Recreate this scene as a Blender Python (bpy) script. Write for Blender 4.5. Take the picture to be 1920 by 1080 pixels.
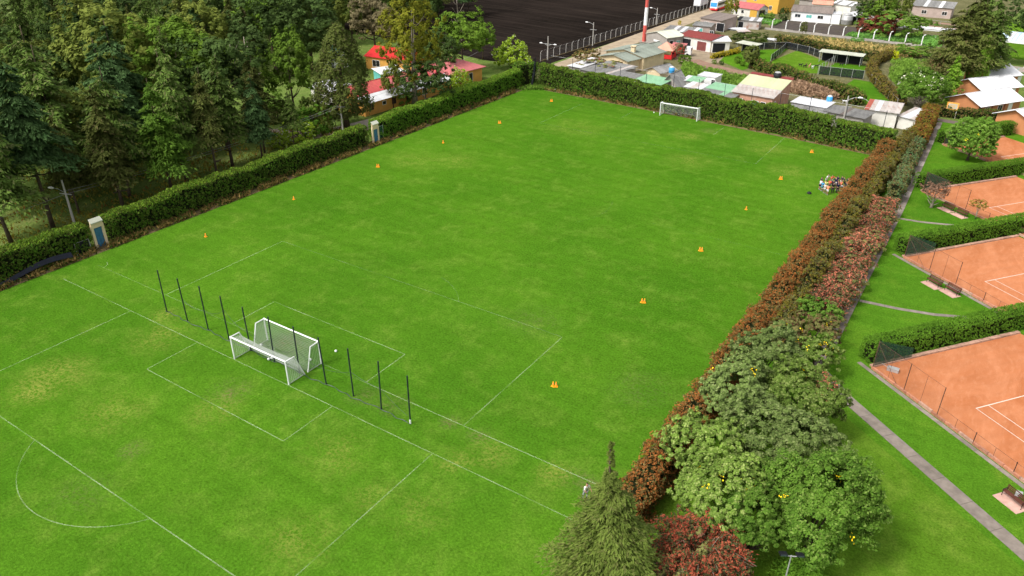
import bpy, bmesh, math, random
import numpy as np
from mathutils import Vector, Matrix
R_ = math.radians
rng = np.random.default_rng(7)
random.seed(7)
SC = bpy.context.scene
for o in list(bpy.data.objects): bpy.data.objects.remove(o)
COL = SC.collection

# ------------------------------------------------------------------ camera, sky, sun, exposure
FPX, YAW, PIT, ROL = 1413.35, -.578719, .501237, .0039614
CAM = np.array([50.6306, -35.2016, 40.2742])
def cam_axes():
    cy, sy, cp, sp = math.cos(YAW), math.sin(YAW), math.cos(PIT), math.sin(PIT)
    f = np.array([sy*cp, cy*cp, -sp]); r = np.array([cy, -sy, 0.]); u = np.cross(r, f)
    c, s = math.cos(ROL), math.sin(ROL)
    return c*r+s*u, -s*r+c*u, f
CR, CU, CF = cam_axes()
cd = bpy.data.cameras.new('camera'); cam = bpy.data.objects.new('camera', cd); COL.objects.link(cam)
cd.sensor_width = 36; cd.lens = FPX/1920*36; cd.clip_end = 3000; cd.clip_start = .5
M = Matrix.Identity(4)
for i in range(3):
    M[i][0], M[i][1], M[i][2], M[i][3] = CR[i], CU[i], -CF[i], CAM[i]
cam.matrix_world = M
SC.camera = cam
def at(px, py, z=0.):
    """the point at height z that the survey of the photograph gives for a pixel"""
    d = CF+CR*(px-960)/FPX+CU*(540-py)/FPX
    return CAM+d*((z-CAM[2])/d[2])
def height_at(x, y, py):
    """height of a point above (x, y) that reaches row py"""
    lo, hi = 0., 40.
    for _ in range(40):
        m = (lo+hi)/2; d = np.array([x, y, m])-CAM; q = 540-FPX*(d@CU)/(d@CF)
        if q > py: lo = m
        else: hi = m
    return lo

SUN_EL, SUN_AZ = 52, 206      # azimuth from +y towards +x
w = bpy.data.worlds.new('World'); SC.world = w; w.use_nodes = True
nt = w.node_tree; bg = nt.nodes['Background']
sky = nt.nodes.new('ShaderNodeTexSky'); sky.sky_type = 'NISHITA'; sky.sun_disc = False
sky.sun_elevation = R_(SUN_EL); sky.sun_rotation = R_(SUN_AZ); sky.air_density = 1; sky.dust_density = 4
hs = nt.nodes.new('ShaderNodeHueSaturation'); hs.inputs['Saturation'].default_value = .2
nt.links.new(sky.outputs[0], hs.inputs['Color']); nt.links.new(hs.outputs[0], bg.inputs['Color'])
bg.inputs['Strength'].default_value = .12
sl = bpy.data.lights.new('sun', 'SUN'); sl.energy = 1.5; sl.angle = R_(12); sl.color = (1, .96, .9)
so = bpy.data.objects.new('sun', sl); COL.objects.link(so)
sd = Vector((math.sin(R_(SUN_AZ))*math.cos(R_(SUN_EL)), math.cos(R_(SUN_AZ))*math.cos(R_(SUN_EL)), math.sin(R_(SUN_EL))))
so.rotation_euler = (-sd).to_track_quat('-Z', 'Y').to_euler()
SC.view_settings.view_transform = 'Standard'; SC.view_settings.look = 'None'
SC.view_settings.exposure = 1.0; SC.view_settings.gamma = 1; SC.view_settings.use_curve_mapping = False
SC.cycles.max_bounces = 5; SC.cycles.transparent_max_bounces = 12

# ------------------------------------------------------------------ node helpers and materials
class NT:
    def __init__(s, name):
        s.m = bpy.data.materials.new(name); s.m.use_nodes = True; s.t = s.m.node_tree
        s.b = s.t.nodes['Principled BSDF']; s.out = s.t.nodes['Material Output']
        s.b.inputs['Specular IOR Level'].default_value = .25
    def n(s, k, **kw):
        x = s.t.nodes.new('ShaderNode'+k)
        for a, v in kw.items():
            if a in x.inputs: x.inputs[a].default_value = v
            else: setattr(x, a, v)
        return x
    def l(s, a, b): s.t.links.new(a, b); return b
    def coord(s, obj=True): return s.n('TexCoord').outputs['Object' if obj else 'Generated']
    def world(s): return s.n('NewGeometry').outputs['Position']
    def noise(s, vec, scale, detail=3, rough=.55, stretch=None, dist=0):
        if stretch:
            mp = s.n('Mapping'); mp.inputs['Scale'].default_value = stretch; s.l(vec, mp.inputs['Vector']); vec = mp.outputs[0]
        x = s.n('TexNoise'); x.inputs['Scale'].default_value = scale; x.inputs['Detail'].default_value = detail
        x.inputs['Roughness'].default_value = rough; x.inputs['Distortion'].default_value = dist
        s.l(vec, x.inputs['Vector']); return x.outputs[0]
    def ramp(s, v, lo, hi, a=0., b=1.):
        x = s.n('MapRange'); x.inputs[1].default_value = lo; x.inputs[2].default_value = hi
        x.inputs[3].default_value = a; x.inputs[4].default_value = b; s.l(v, x.inputs[0]); return x.outputs[0]
    def mix(s, f, a, b, mode='MIX'):
        x = s.n('MixRGB'); x.blend_type = mode
        for q, v in ((0, f), (1, a), (2, b)):
            if isinstance(v, (int, float)): x.inputs[q].default_value = v
            elif isinstance(v, (tuple, list)): x.inputs[q].default_value = (*v, 1)
            else: s.l(v, x.inputs[q])
        return x.outputs[0]
    def math(s, op, a, b=0.):
        x = s.n('Math'); x.operation = op
        for q, v in ((0, a), (1, b)):
            if isinstance(v, (int, float)): x.inputs[q].default_value = v
            else: s.l(v, x.inputs[q])
        return x.outputs[0]
    def bump(s, h, strength=.4, dist=.05):
        x = s.n('Bump'); x.inputs['Strength'].default_value = strength; x.inputs['Distance'].default_value = dist
        s.l(h, x.inputs['Height']); s.l(x.outputs[0], s.b.inputs['Normal'])
    def col(s, c): s.l(c, s.b.inputs['Base Color'])
    def rough(s, r): s.b.inputs['Roughness'].default_value = r

def simple(name, c, rough=.75, var=.12, scale=2., metal=0., bump=0., dirt=None, dirt_amt=.5, spec=.25):
    s = NT(name); v = s.coord()
    n = s.noise(v, scale, 4)
    f = s.math('ADD', s.ramp(n, .3, .7, 1-var, 1+var), s.ramp(s.n('ObjectInfo').outputs['Random'], 0, 1, -var*.7, var*.7))
    c1 = s.mix(1, c, f, 'MULTIPLY')
    if dirt: c1 = s.mix(s.ramp(s.noise(v, scale*.6, 5, .65), .5, .72, 0, dirt_amt), c1, dirt)
    s.col(c1); s.rough(rough); s.b.inputs['Metallic'].default_value = metal; s.b.inputs['Specular IOR Level'].default_value = spec
    if bump: s.bump(s.noise(v, scale*8, 3), bump, .02)
    return s.m

LEAFK = 1.5
def leafmat(name, a, b, c=None, c_share=.12, trans=.28, big=.5, rough=.6):
    """leaves: tint per leaf, per clump and per plant"""
    s = NT(name); g = s.n('NewGeometry'); r = g.outputs['Random Per Island']
    k_ = LEAFK
    a, b = tuple(x*k_*m for x, m in zip(a, (1.05, 1, .8))), tuple(x*k_*m for x, m in zip(b, (1.05, 1, .8)))
    base = s.mix(r, a, b)
    n = s.noise(s.coord(), big, 3)
    base = s.mix(s.ramp(n, .35, .65, 0, .55), base, tuple(min(1, x*1.5) for x in b))
    if c is not None:
        base = s.mix(s.math('LESS_THAN', s.math('FRACT', s.math('MULTIPLY', r, 17.3)), c_share), base, c)
    tint = s.ramp(s.n('ObjectInfo').outputs['Random'], 0, 1, .8, 1.25)
    base = s.mix(1, base, tint, 'MULTIPLY')
    s.col(base); s.rough(.8); s.b.inputs['Specular IOR Level'].default_value = .06
    tr = s.n('BsdfTranslucent'); s.l(base, tr.inputs['Color'])
    mx = s.n('MixShader'); mx.inputs[0].default_value = trans
    s.l(s.b.outputs[0], mx.inputs[1]); s.l(tr.outputs[0], mx.inputs[2]); s.l(mx.outputs[0], s.out.inputs[0])
    return s.m

def netmat(name, c, cover, metal=0):
    """woven screen or wire mesh too fine to see its threads from the air"""
    s = NT(name); s.b.inputs['Base Color'].default_value = (*c, 1); s.rough(.7)
    tr = s.n('BsdfTransparent'); mx = s.n('MixShader')
    n = s.ramp(s.noise(s.world(), 3, 3), .3, .7, cover*.8, min(1, cover*1.2))
    s.l(n, mx.inputs[0]); s.l(tr.outputs[0], mx.inputs[1]); s.l(s.b.outputs[0], mx.inputs[2]); s.l(mx.outputs[0], s.out.inputs[0])
    return s.m

def grassmat(name, dark, mid, pale, patches=(), edge=1., fine=7., yellow=.5):
    s = NT(name); P = s.world()
    big = s.noise(P, .045, 3, .55)
    med = s.noise(P, .28, 5, .68, dist=.4)
    med2 = s.noise(P, 1.1, 4, .7, stretch=(1, .75, 1))
    fin = s.noise(P, fine, 5, .75)
    c = s.mix(s.ramp(big, .32, .68), dark, mid)
    c = s.mix(s.math('MULTIPLY', s.ramp(med, .48, .72, 0, yellow), s.ramp(med2, .35, .7, .3, 1)), c, pale)
    c = s.mix(s.ramp(med2, .6, .35, 0, .3), c, tuple(x*.62 for x in dark))
    c = s.mix(1, c, s.ramp(fin, .3, .7, .58, 1.42), 'MULTIPLY')
    mow = s.noise(P, .5, 2, .5, stretch=(.12, 1.6, 1))
    c = s.mix(1, c, s.ramp(mow, .3, .7, .93, 1.07), 'MULTIPLY')
    for (x, y, r, colr, amt) in patches:
        d = s.n('VectorMath'); d.operation = 'DISTANCE'; d.inputs[1].default_value = (x, y, 0); s.l(P, d.inputs[0])
        k = s.math('MULTIPLY', s.ramp(d.outputs['Value'], r, r*.15, 0, 1), s.math('MULTIPLY', s.ramp(s.noise(P, 3.2, 6, .8), .44, .58, 0, amt), s.ramp(s.noise(P, .5, 3, .6), .36, .56, .25, 1)))
        c = s.mix(k, c, colr)
    spk = s.ramp(s.noise(P, fine*.55, 4, .8), .30, .42, .62, 1)
    c = s.mix(1, c, spk, 'MULTIPLY')
    s.col(c); s.rough(.95); s.b.inputs['Specular IOR Level'].default_value = .0
    s.bump(s.mix(.5, fin, med2), .9, .16)
    return s.m

PALE = (.24, .255, .05); BROWN = (.15, .125, .055)
def pt(px, py): p = at(px, py); return p[0], p[1]
patches = []
for px, py, r, c, a in ((105, 705, 4.2, PALE, .9), (60, 735, 3, PALE, .7), (300, 630, 4, PALE, .65), (215, 770, 4, PALE, .55), (430, 735, 2.4, BROWN, .9),
    (400, 770, 3, PALE, .6), (540, 645, 3.0, BROWN, .75), (150, 925, 3, BROWN, .4), (250, 845, 1.6, BROWN, .6), (845, 790, 1.2, BROWN, .9),
    (900, 815, 1.4, BROWN, .7), (1085, 900, 1.8, BROWN, .8), (1110, 915, 1.5, BROWN, .8), (1040, 890, 2, PALE, .8), (630, 850, 3.5, PALE, .55),
    (560, 1010, 3.5, PALE, .6), (790, 960, 3, PALE, .4), (700, 930, 2.5, PALE, .45), (850, 865, 2, PALE, .7), (740, 760, 2, BROWN, .6), (680, 740, 2, BROWN, .5),
    (310, 590, 2, PALE, .7), (1440, 280, 5, PALE, .6), (1080, 240, 7, PALE, .4), (1290, 300, 5, PALE, .5), (1480, 320, 4, PALE, .6), (1290, 255, 3.5, PALE, .7),
    (850, 300, 5, PALE, .55), (770, 300, 5, PALE, .5), (1200, 730, 4, BROWN, .35), (1000, 600, 4, BROWN, .35), (920, 850, 2.5, PALE, .6), (1330, 245, 2.4, BROWN, .5)):
    x, y = pt(px, py); patches.append((x, y, r, c, a))
MAT = {}
MAT['field'] = grassmat('pitch_grass', (.049, .138, .0080), (.075, .181, .0110), (.155, .23, .032), patches, fine=5., yellow=.6)
MAT['lawn'] = grassmat('lawn_grass', (.052, .148, .009), (.088, .200, .013), (.15, .22, .024), fine=6., yellow=.5)
MAT['lawn2'] = grassmat('pale_lawn_grass', (.068, .155, .010), (.105, .200, .016), (.17, .235, .035), fine=6., yellow=.7)
MAT['meadow'] = grassmat('meadow_grass', (.09, .15, .03), (.14, .19, .045), (.24, .24, .09), fine=4., yellow=.8)
MAT['rough'] = grassmat('rough_ground', (.10, .10, .045), (.16, .15, .07), (.28, .24, .14), fine=2.5, yellow=.7)

def mat_soil():
    s = NT('ploughed_soil'); P = s.world()
    mp = s.n('Mapping'); mp.inputs['Rotation'].default_value = (0, 0, R_(9.4)); s.l(P, mp.inputs['Vector']); Q = mp.outputs[0]
    fur = s.noise(Q, 1., 4, .6, stretch=(.035, 1.5, 1)); fur2 = s.noise(Q, 1., 3, .6, stretch=(.012, .28, 1))
    n = s.noise(P, .9, 6, .75); b = s.noise(P, .03, 3)
    c = s.mix(s.ramp(n, .3, .7), (.0055, .0045, .004), (.015, .012, .010))
    c = s.mix(s.ramp(b, .4, .65, 0, .6), c, (.024, .018, .015))
    c = s.mix(s.ramp(fur, .5, .68, 0, .75), c, (.040, .030, .024)); c = s.mix(s.ramp(fur2, .52, .7, 0, .5), c, (.034, .026, .021))
    s.col(c); s.rough(1); s.b.inputs['Specular IOR Level'].default_value = 0; s.bump(s.mix(.6, fur, n), .6, .15); return s.m
MAT['soil'] = mat_soil()
def mat_clay():
    s = NT('court_clay'); P = s.world()
    a = s.noise(P, .25, 5, .65, stretch=(1.4, .6, 1), dist=1.2); b = s.noise(P, 1.7, 6, .75, stretch=(1.6, .5, 1)); f = s.noise(P, 25, 3)
    c = s.mix(s.ramp(a, .35, .68), (.47, .185, .085), (.37, .125, .048))
    c = s.mix(s.ramp(b, .5, .75, 0, .55), c, (.52, .245, .13))
    mp = s.n('Mapping'); mp.inputs['Rotation'].default_value = (0, 0, R_(37.5)); s.l(P, mp.inputs['Vector'])
    drag = s.noise(mp.outputs[0], 1., 5, .7, stretch=(1.3, .2, 1)); scuff = s.noise(P, 3.5, 6, .85)
    c = s.mix(1, c, s.ramp(drag, .35, .65, .94, 1.05), 'MULTIPLY'); c = s.mix(s.ramp(scuff, .6, .72, 0, .4), c, (.30, .10, .045))
    c = s.mix(1, c, s.ramp(f, .3, .7, .93, 1.07), 'MULTIPLY')
    s.col(c); s.rough(.9); s.b.inputs['Specular IOR Level'].default_value = .05; return s.m
MAT['clay'] = mat_clay()
def mat_line(k=.62):
    s = NT('faded_chalk'); P = s.world()
    tr = s.n('BsdfTransparent'); mx = s.n('MixShader'); s.b.inputs['Base Color'].default_value = (.62, .72, .45, 1); s.rough(.9)
    n1 = s.ramp(s.noise(P, .22, 3), .36, .56, .15, .8); n2 = s.ramp(s.noise(P, 9, 4, .7), .35, .6, .2, 1)
    s.l(s.math('MULTIPLY', s.math('MULTIPLY', n1, n2), k), mx.inputs[0])
    s.l(tr.outputs[0], mx.inputs[1]); s.l(s.b.outputs[0], mx.inputs[2]); s.l(mx.outputs[0], s.out.inputs[0]); return s.m
MAT['line'] = mat_line(.42); MAT['line_faint'] = mat_line(.2)
S = simple
MAT.update(
 courtline=S('court_line_paint', (.62, .48, .40), .8, .2, 6), concrete=S('concrete', (.30, .26, .22), .85, .18, 1.5, bump=.3, dirt=(.16, .13, .10)),
 slab=S('path_concrete', (.215, .18, .15), .9, .2, 1.4, bump=.3, dirt=(.10, .085, .07)), repair=S('pale_repair_concrete', (.36, .31, .27), .9, .2, 3),
 kerb=S('court_kerb', (.42, .25, .18), .9, .25, 3, dirt=(.2, .14, .1)), brick=S('brick', (.40, .17, .10), .9, .25, 4, dirt=(.3, .22, .18)),
 dirt=S('bare_dirt', (.30, .235, .16), .95, .22, .5, dirt=(.20, .15, .10)), dirt_red=S('reddish_dirt_path', (.27, .165, .115), .95, .2, .8, dirt=(.2, .16, .1)),
 drybank=S('dry_bank_soil', (.135, .098, .045), .95, .35, 1.2, dirt=(.09, .11, .03), bump=.5),
 garden=S('garden_soil', (.055, .043, .036), .95, .3, .6, dirt=(.10, .09, .045)), road=S('asphalt', (.13, .10, .085), .9, .15, 1.5),
 white=S('white_paint', (.80, .80, .79), .45, .04, 1.5, spec=.5), offwhite=S('off_white_wall', (.68, .66, .60), .8, .1, .7, dirt=(.45, .42, .36)),
 cream=S('cream_wall', (.66, .53, .33), .85, .1, .8, dirt=(.4, .32, .2)), yellowwall=S('ochre_wall', (.66, .33, .075), .8, .08, .8, dirt=(.5, .27, .08)),
 yellow2=S('yellow_wall', (.62, .36, .06), .8, .08, .8), pinkwall=S('pink_grey_wall', (.42, .33, .29), .9, .12, .8, dirt=(.3, .24, .2)),
 greywall=S('grey_block_wall', (.34, .31, .28), .9, .14, .9, dirt=(.22, .2, .18)), brickwall=S('raw_brick_wall', (.52, .28, .19), .9, .15, 1.2, dirt=(.55, .42, .34), dirt_amt=.8),
 orangewall=S('orange_wall', (.50, .21, .09), .8, .08, .7), orange2=S('dark_orange_wall', (.50, .15, .04), .8, .08, .7),
 blackwood=S('dark_opening', (.012, .012, .014), .9, .2, 2), maroonwall=S('maroon_wall', (.20, .06, .05), .8, .15, 1),  # dark_opening is near-black, painting shade into doorways and open fronts
 r_grey=S('grey_fibre_cement', (.22, .215, .205), .85, .2, .9, dirt=(.09, .09, .08), dirt_amt=.85, bump=.3), r_green=S('mossy_roof', (.20, .225, .19), .9, .18, .6, dirt=(.08, .095, .07), dirt_amt=.85),
 r_cream=S('cream_roof', (.46, .47, .38), .7, .1, .6, dirt=(.45, .46, .38)), r_dred=S('maroon_roof', (.21, .045, .04), .75, .12, 1),
 r_white=S('white_roof', (.60, .60, .61), .6, .1, .5, dirt=(.38, .37, .36), dirt_amt=.7), r_mint=S('mint_roof', (.25, .46, .28), .7, .1, .8, dirt=(.16, .28, .18), dirt_amt=.85),
 r_pgreen=S('pale_green_roof', (.50, .54, .33), .75, .1, .6), r_rust=S('rusty_sheet', (.45, .41, .38), .7, .15, .9, dirt=(.28, .10, .05), dirt_amt=.9),
 r_red=S('red_roof', (.46, .075, .075), .7, .14, .8, dirt=(.45, .18, .09), dirt_amt=.8), r_bred=S('bright_red_roof', (.55, .025, .025), .6, .12, .6, dirt=(.65, .12, .04)),
 r_salmon=S('salmon_roof', (.66, .30, .21), .7, .1, 1), r_pink=S('pink_red_roof', (.44, .13, .13), .7, .1, 1), r_blue=S('blue_white_roof', (.52, .70, .82), .5, .2, .25, dirt=(.78, .80, .82)),
 r_brown=S('brown_tile_roof', (.20, .165, .145), .9, .2, 2, bump=.4), r_rustred=S('rust_red_sheet', (.36, .10, .07), .8, .2, 1),
 glass=S('window_glass', (.03, .04, .05), .15, .1, 1, spec=.8), teal=S('teal_shutter', (.12, .42, .38), .6, .1, 1), darkglass=S('dark_window', (.02, .018, .016), .4, .1, 1),
 bluewater=S('blue_plastic', (.05, .30, .62), .45, .08, 2), blue2=S('blue_door_paint', (.035, .13, .22), .6, .2, 2, dirt=(.1, .2, .25)), black=S('black_plastic', (.012, .013, .016), .6, .2, 2),
 steel=S('galvanised_steel', (.42, .42, .41), .5, .12, 2, metal=.3), post=S('concrete_post', (.50, .48, .44), .85, .15, 2), polec=S('concrete_pole', (.40, .38, .34), .85, .1, 1),
 netpost=S('dark_blue_post_paint', (.010, .016, .024), .5, .2, 2, spec=.4), red=S('red_paint', (.62, .03, .03), .55, .1, 1), towred=S('tower_red_paint', (.55, .10, .08), .6, .08, .5),
 orange=S('orange_plastic', (1.0, .33, .015), .5, .06, 3), bark=S('brown_bark', (.085, .065, .045), .95, .3, 3, bump=.6, spec=0), core=S('light_block_core', (.016, .020, .008), 1, .3, 3, spec=0), palebark=S('pale_bark', (.30, .26, .20), .9, .25, 2, bump=.5, dirt=(.16, .13, .09)),
 darkbark=S('dark_bark', (.045, .035, .028), .95, .3, 3, bump=.6), wood=S('bench_slat_wood', (.10, .035, .022), .6, .2, 3), iron=S('black_iron', (.012, .012, .012), .5, .1, 2),
 pad=S('pink_paving', (.50, .30, .24), .9, .15, 2, dirt=(.6, .45, .38)), rustpost=S('rusty_post', (.10, .05, .035), .8, .3, 3), pinkbox=S('pink_cloth', (.62, .30, .32), .8, .2, 2),
 signorange=S('sign_orange', (.75, .35, .07), .6, .05, 2), signblue=S('sign_blue', (.04, .22, .62), .5, .05, 2), tarp=S('black_tarpaulin', (.010, .012, .022), .45, .3, 2, bump=.5),
 bluewin=S('dark_blue_cloth', (.02, .05, .22), .7, .1, 2), greybrush=S('dead_twigs', (.14, .09, .065), .95, .3, 1), cable=S('cable', (.25, .25, .25), .6, .05, 1), skin=S('skin', (.36, .19, .12), .6, .08, 4), hair=S('black_hair', (.012, .009, .008), .6, .2, 5))
MAT['chain'] = netmat('chain_link', (.35, .36, .36), .1); MAT['chain_rust'] = netmat('rusty_chain_link', (.20, .13, .10), .07)
MAT['screen'] = netmat('green_windscreen', (.010, .065, .040), .75); MAT['blacknet'] = netmat('black_shade_net', (.010, .012, .016), .9); MAT['thinnet'] = netmat('thin_black_net', (.02, .025, .03), .06)
L = leafmat
LM = dict(
 conifer=L('conifer_needles', (0.035, 0.070, 0.016), (0.070, 0.111, 0.027), (.15, .16, .06), .14), conifer_b=L('blue_green_needles', (0.030, 0.070, 0.027), (0.057, 0.105, 0.043)),
 conifer_o=L('olive_needles', (.040, .058, .014), (.075, .088, .028), (.15, .13, .05), .08), conifer_g=L('fresh_green_needles', (.035, .085, .012), (.07, .13, .02)),
 cypress=L('cypress_sprays', (.038, .058, .014), (.072, .092, .026), (.10, .09, .04), .1), feather=L('feathery_sprays', (.056, .092, .018), (.100, .138, .034), (.16, .18, .05), .18, trans=.3),
 broad=L('broad_leaves', (.035, .075, .010), (.075, .13, .018)), broad_d=L('dark_broad_leaves', (.022, .045, .012), (.042, .070, .022)), broad_o=L('olive_broad_leaves', (.045, .068, .014), (.085, .105, .024)),
 yellowg=L('yellow_green_leaves', (.075, .092, .010), (.135, .145, .018), (.20, .19, .02), .15), greybrown=L('grey_brown_leaves', (.085, .075, .045), (.13, .115, .075)),
 bright=L('bright_leaves', (.10, .18, .012), (.19, .27, .03), (.7, .7, .55), .05), greyg=L('grey_green_leaves', (.034, .060, .018), (.082, .122, .038), (.21, .26, .09), .2, trans=.15),
 jac=L('deep_green_leaves', (.024, .062, .008), (.060, .120, .017), (.17, .26, .05), .16, trans=.15), jac2=L('mid_green_leaves', (.034, .068, .012), (.084, .135, .028), (.23, .29, .08), .2, trans=.15),
 flower=L('yellow_flowers', (.80, .50, .01), (.85, .58, .02), trans=.1), wflower=L('white_flowers', (.75, .75, .62), (.8, .8, .7), trans=.1),
 redbush=L('red_berries_and_leaves', (.19, .034, .026), (.26, .075, .048), (.10, .10, .04), .45), twiggreen=L('dull_green_leaves', (.07, .085, .028), (.12, .125, .05), (.22, .10, .06), .2),
 coton=L('pinkish_leaves', (.23, .072, .052), (.31, .115, .085), (.085, .105, .042), .45), hedge=L('hedge_leaves', (.030, .082, .009), (.062, .135, .016), (.16, .19, .035), .14),
 hedge_d=L('dark_hedge_leaves', (.022, .046, .008), (.048, .078, .014), (.10, .09, .03), .1), hedge_l=L('clipped_hedge_leaves', (.038, .10, .010), (.070, .15, .016)),
 hedgetop=L('fresh_hedge_shoots', (.066, .14, .014), (.125, .20, .026), (.17, .20, .04), .15), rust=L('rust_hedge_leaves', (.130, .050, .018), (.200, .080, .028), (.085, .08, .018), .24),
 olive=L('olive_hedge_leaves', (.085, .085, .014), (.14, .13, .024), (.22, .11, .03), .12), blueg=L('blue_green_leaves', (.05, .095, .045), (.09, .15, .075), (.16, .15, .08), .15),
 brownh=L('brown_hedge_leaves', (.085, .062, .024), (.14, .10, .045), (.07, .09, .025), .3), dry=L('dry_grass_blades', (.26, .20, .085), (.36, .29, .14), (.12, .15, .04), .3),
 bank=L('dry_bank_stems', (.12, .085, .035), (.19, .135, .055), (.06, .10, .018), .3), weeds=L('weeds', (.055, .12, .016), (.11, .19, .035)), crop=L('crop_leaves', (.06, .16, .03), (.11, .24, .06)),
 ivy=L('ivy_leaves', (.055, .13, .012), (.11, .20, .025), (.20, .20, .05), .08), purple=L('purple_brown_leaves', (.10, .06, .05), (.16, .10, .08)), lime=L('lime_leaves', (.32, .40, .01), (.42, .48, .02)),
 yhedge=L('yellow_hedge_leaves', (.26, .22, .015), (.34, .27, .03), (.10, .15, .02), .25), greytwig=L('dead_twigs_leafless', (.10, .065, .05), (.16, .11, .085), trans=0), maroon=L('maroon_leaves', (.09, .025, .02), (.15, .05, .035)))

# ------------------------------------------------------------------ object helpers
CNT = 0
def finish(o, label=None, cat=None, group=None, kind=None):
    if label: o['label'] = label
    if cat: o['category'] = cat
    if group: o['group'] = group
    if kind: o['kind'] = kind
    return o
def link(name, me, mat, parent=None, loc=None, **kw):
    o = bpy.data.objects.new(name, me); COL.objects.link(o)
    if mat is not None and not me.materials: me.materials.append(mat)
    if parent is not None: o.parent = parent
    if loc is not None: o.location = loc
    return finish(o, **kw)
def empty(name, loc, rz=0., **kw):
    o = bpy.data.objects.new(name, None); COL.objects.link(o); o.location = loc; o.rotation_euler = (0, 0, rz); o.empty_display_size = .2
    return finish(o, **kw)
def mesh_np(name, V, F):
    """V (n,3); F (m,k)"""
    me = bpy.data.meshes.new(name); V = np.asarray(V, np.float32); F = np.asarray(F, np.int32); m, k = F.shape
    me.vertices.add(len(V)); me.vertices.foreach_set('co', V.ravel())
    me.loops.add(m*k); me.loops.foreach_set('vertex_index', F.ravel())
    me.polygons.add(m); me.polygons.foreach_set('loop_start', np.arange(0, m*k, k, dtype=np.int32)); me.polygons.foreach_set('loop_total', np.full(m, k, np.int32))
    me.update(calc_edges=True); return me
class MB:
    def __init__(s): s.v = []; s.f = []
    def box(s, x0, y0, z0, x1, y1, z1):
        b = len(s.v); s.v += [(x0, y0, z0), (x1, y0, z0), (x1, y1, z0), (x0, y1, z0), (x0, y0, z1), (x1, y0, z1), (x1, y1, z1), (x0, y1, z1)]
        s.f += [tuple(b+i for i in q) for q in ((0, 3, 2, 1), (4, 5, 6, 7), (0, 1, 5, 4), (1, 2, 6, 5), (2, 3, 7, 6), (3, 0, 4, 7))]; return s
    def poly(s, pts): b = len(s.v); s.v += [tuple(p) for p in pts]; s.f.append(tuple(range(b, b+len(pts)))); return s
    def slab(s, pts, th):
        """a polygon given a thickness downwards"""
        b = len(s.v); n = len(pts); s.v += [tuple(p) for p in pts]+[(p[0], p[1], p[2]-th) for p in pts]
        s.f.append(tuple(range(b, b+n))); s.f.append(tuple(range(b+2*n-1, b+n-1, -1)))
        for i in range(n): j = (i+1) % n; s.f.append((b+i, b+n+i, b+n+j, b+j))
        return s
    def tube(s, pts, rad, n=6, cap=True):
        pts = [Vector(p) for p in pts]; b = len(s.v); rr = rad if isinstance(rad, (list, tuple)) else [rad]*len(pts)
        for i, p in enumerate(pts):
            d = (pts[min(i+1, len(pts)-1)]-pts[max(i-1, 0)]).normalized()
            a = d.cross(Vector((0, 0, 1)) if abs(d.z) < .95 else Vector((1, 0, 0))).normalized(); c = d.cross(a)
            for k in range(n):
                t = 2*math.pi*k/n; s.v.append(tuple(p+(a*math.cos(t)+c*math.sin(t))*rr[i]))
        for i in range(len(pts)-1):
            for k in range(n): s.f.append((b+i*n+k, b+i*n+(k+1) % n, b+(i+1)*n+(k+1) % n, b+(i+1)*n+k))
        if cap:
            s.f.append(tuple(b+k for k in range(n))[::-1]); s.f.append(tuple(b+(len(pts)-1)*n+k for k in range(n)))
        return s
    def lathe(s, prof, n=12, c=(0, 0, 0)):
        b = len(s.v)
        for r, z in prof:
            for k in range(n): t = 2*math.pi*k/n; s.v.append((c[0]+r*math.cos(t), c[1]+r*math.sin(t), c[2]+z))
        for i in range(len(prof)-1):
            for k in range(n): s.f.append((b+i*n+k, b+i*n+(k+1) % n, b+(i+1)*n+(k+1) % n, b+(i+1)*n+k))
        s.f.append(tuple(b+(len(prof)-1)*n+k for k in range(n))); s.f.append(tuple(b+k for k in range(n))[::-1]); return s
    def mesh(s, name, smooth=False):
        me = bpy.data.meshes.new(name); me.from_pydata(s.v, [], s.f)
        if smooth: me.polygons.foreach_set('use_smooth', [True]*len(me.polygons))
        me.update(); return me
    def obj(s, name, mat, parent=None, loc=None, smooth=False, **kw): return link(name, s.mesh(name, smooth), mat, parent, loc, **kw)
def copy_tree(o, parent=None):
    c = o.copy(); COL.objects.link(c)
    if parent is not None: c.parent = parent
    for ch in list(o.children): copy_tree(ch, c)
    return c

def leaves(P, N, S, elong=1.8, axis=None, wid=None):
    """rhombic leaves at P with normals N and sizes S; axis = direction of the long side"""
    n = len(P); N = N/np.linalg.norm(N, axis=1)[:, None]
    A = rng.normal(size=(n, 3)) if axis is None else axis+rng.normal(size=(n, 3))*.12
    A = A-N*np.sum(A*N, 1)[:, None]; A /= (np.linalg.norm(A, axis=1)[:, None]+1e-9); B = np.cross(N, A)
    S = np.asarray(S)[:, None] if np.ndim(S) else np.full((n, 1), S)
    a = A*S*.5*elong**.5; b = B*S*.5/elong**.5
    V = np.stack([P-a, P+b*.95-a*.1, P+a, P-b*.95-a*.1], 1).reshape(-1, 3)
    return V, np.arange(4*n, dtype=np.int32).reshape(n, 4)
def merge(parts):
    V, F, o = [], [], 0
    for v, f in parts: V.append(v); F.append(f+o); o += len(v)
    return np.concatenate(V), np.concatenate(F)
def unit(n): v = rng.normal(size=(n, 3)); return v/np.linalg.norm(v, axis=1)[:, None]

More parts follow.
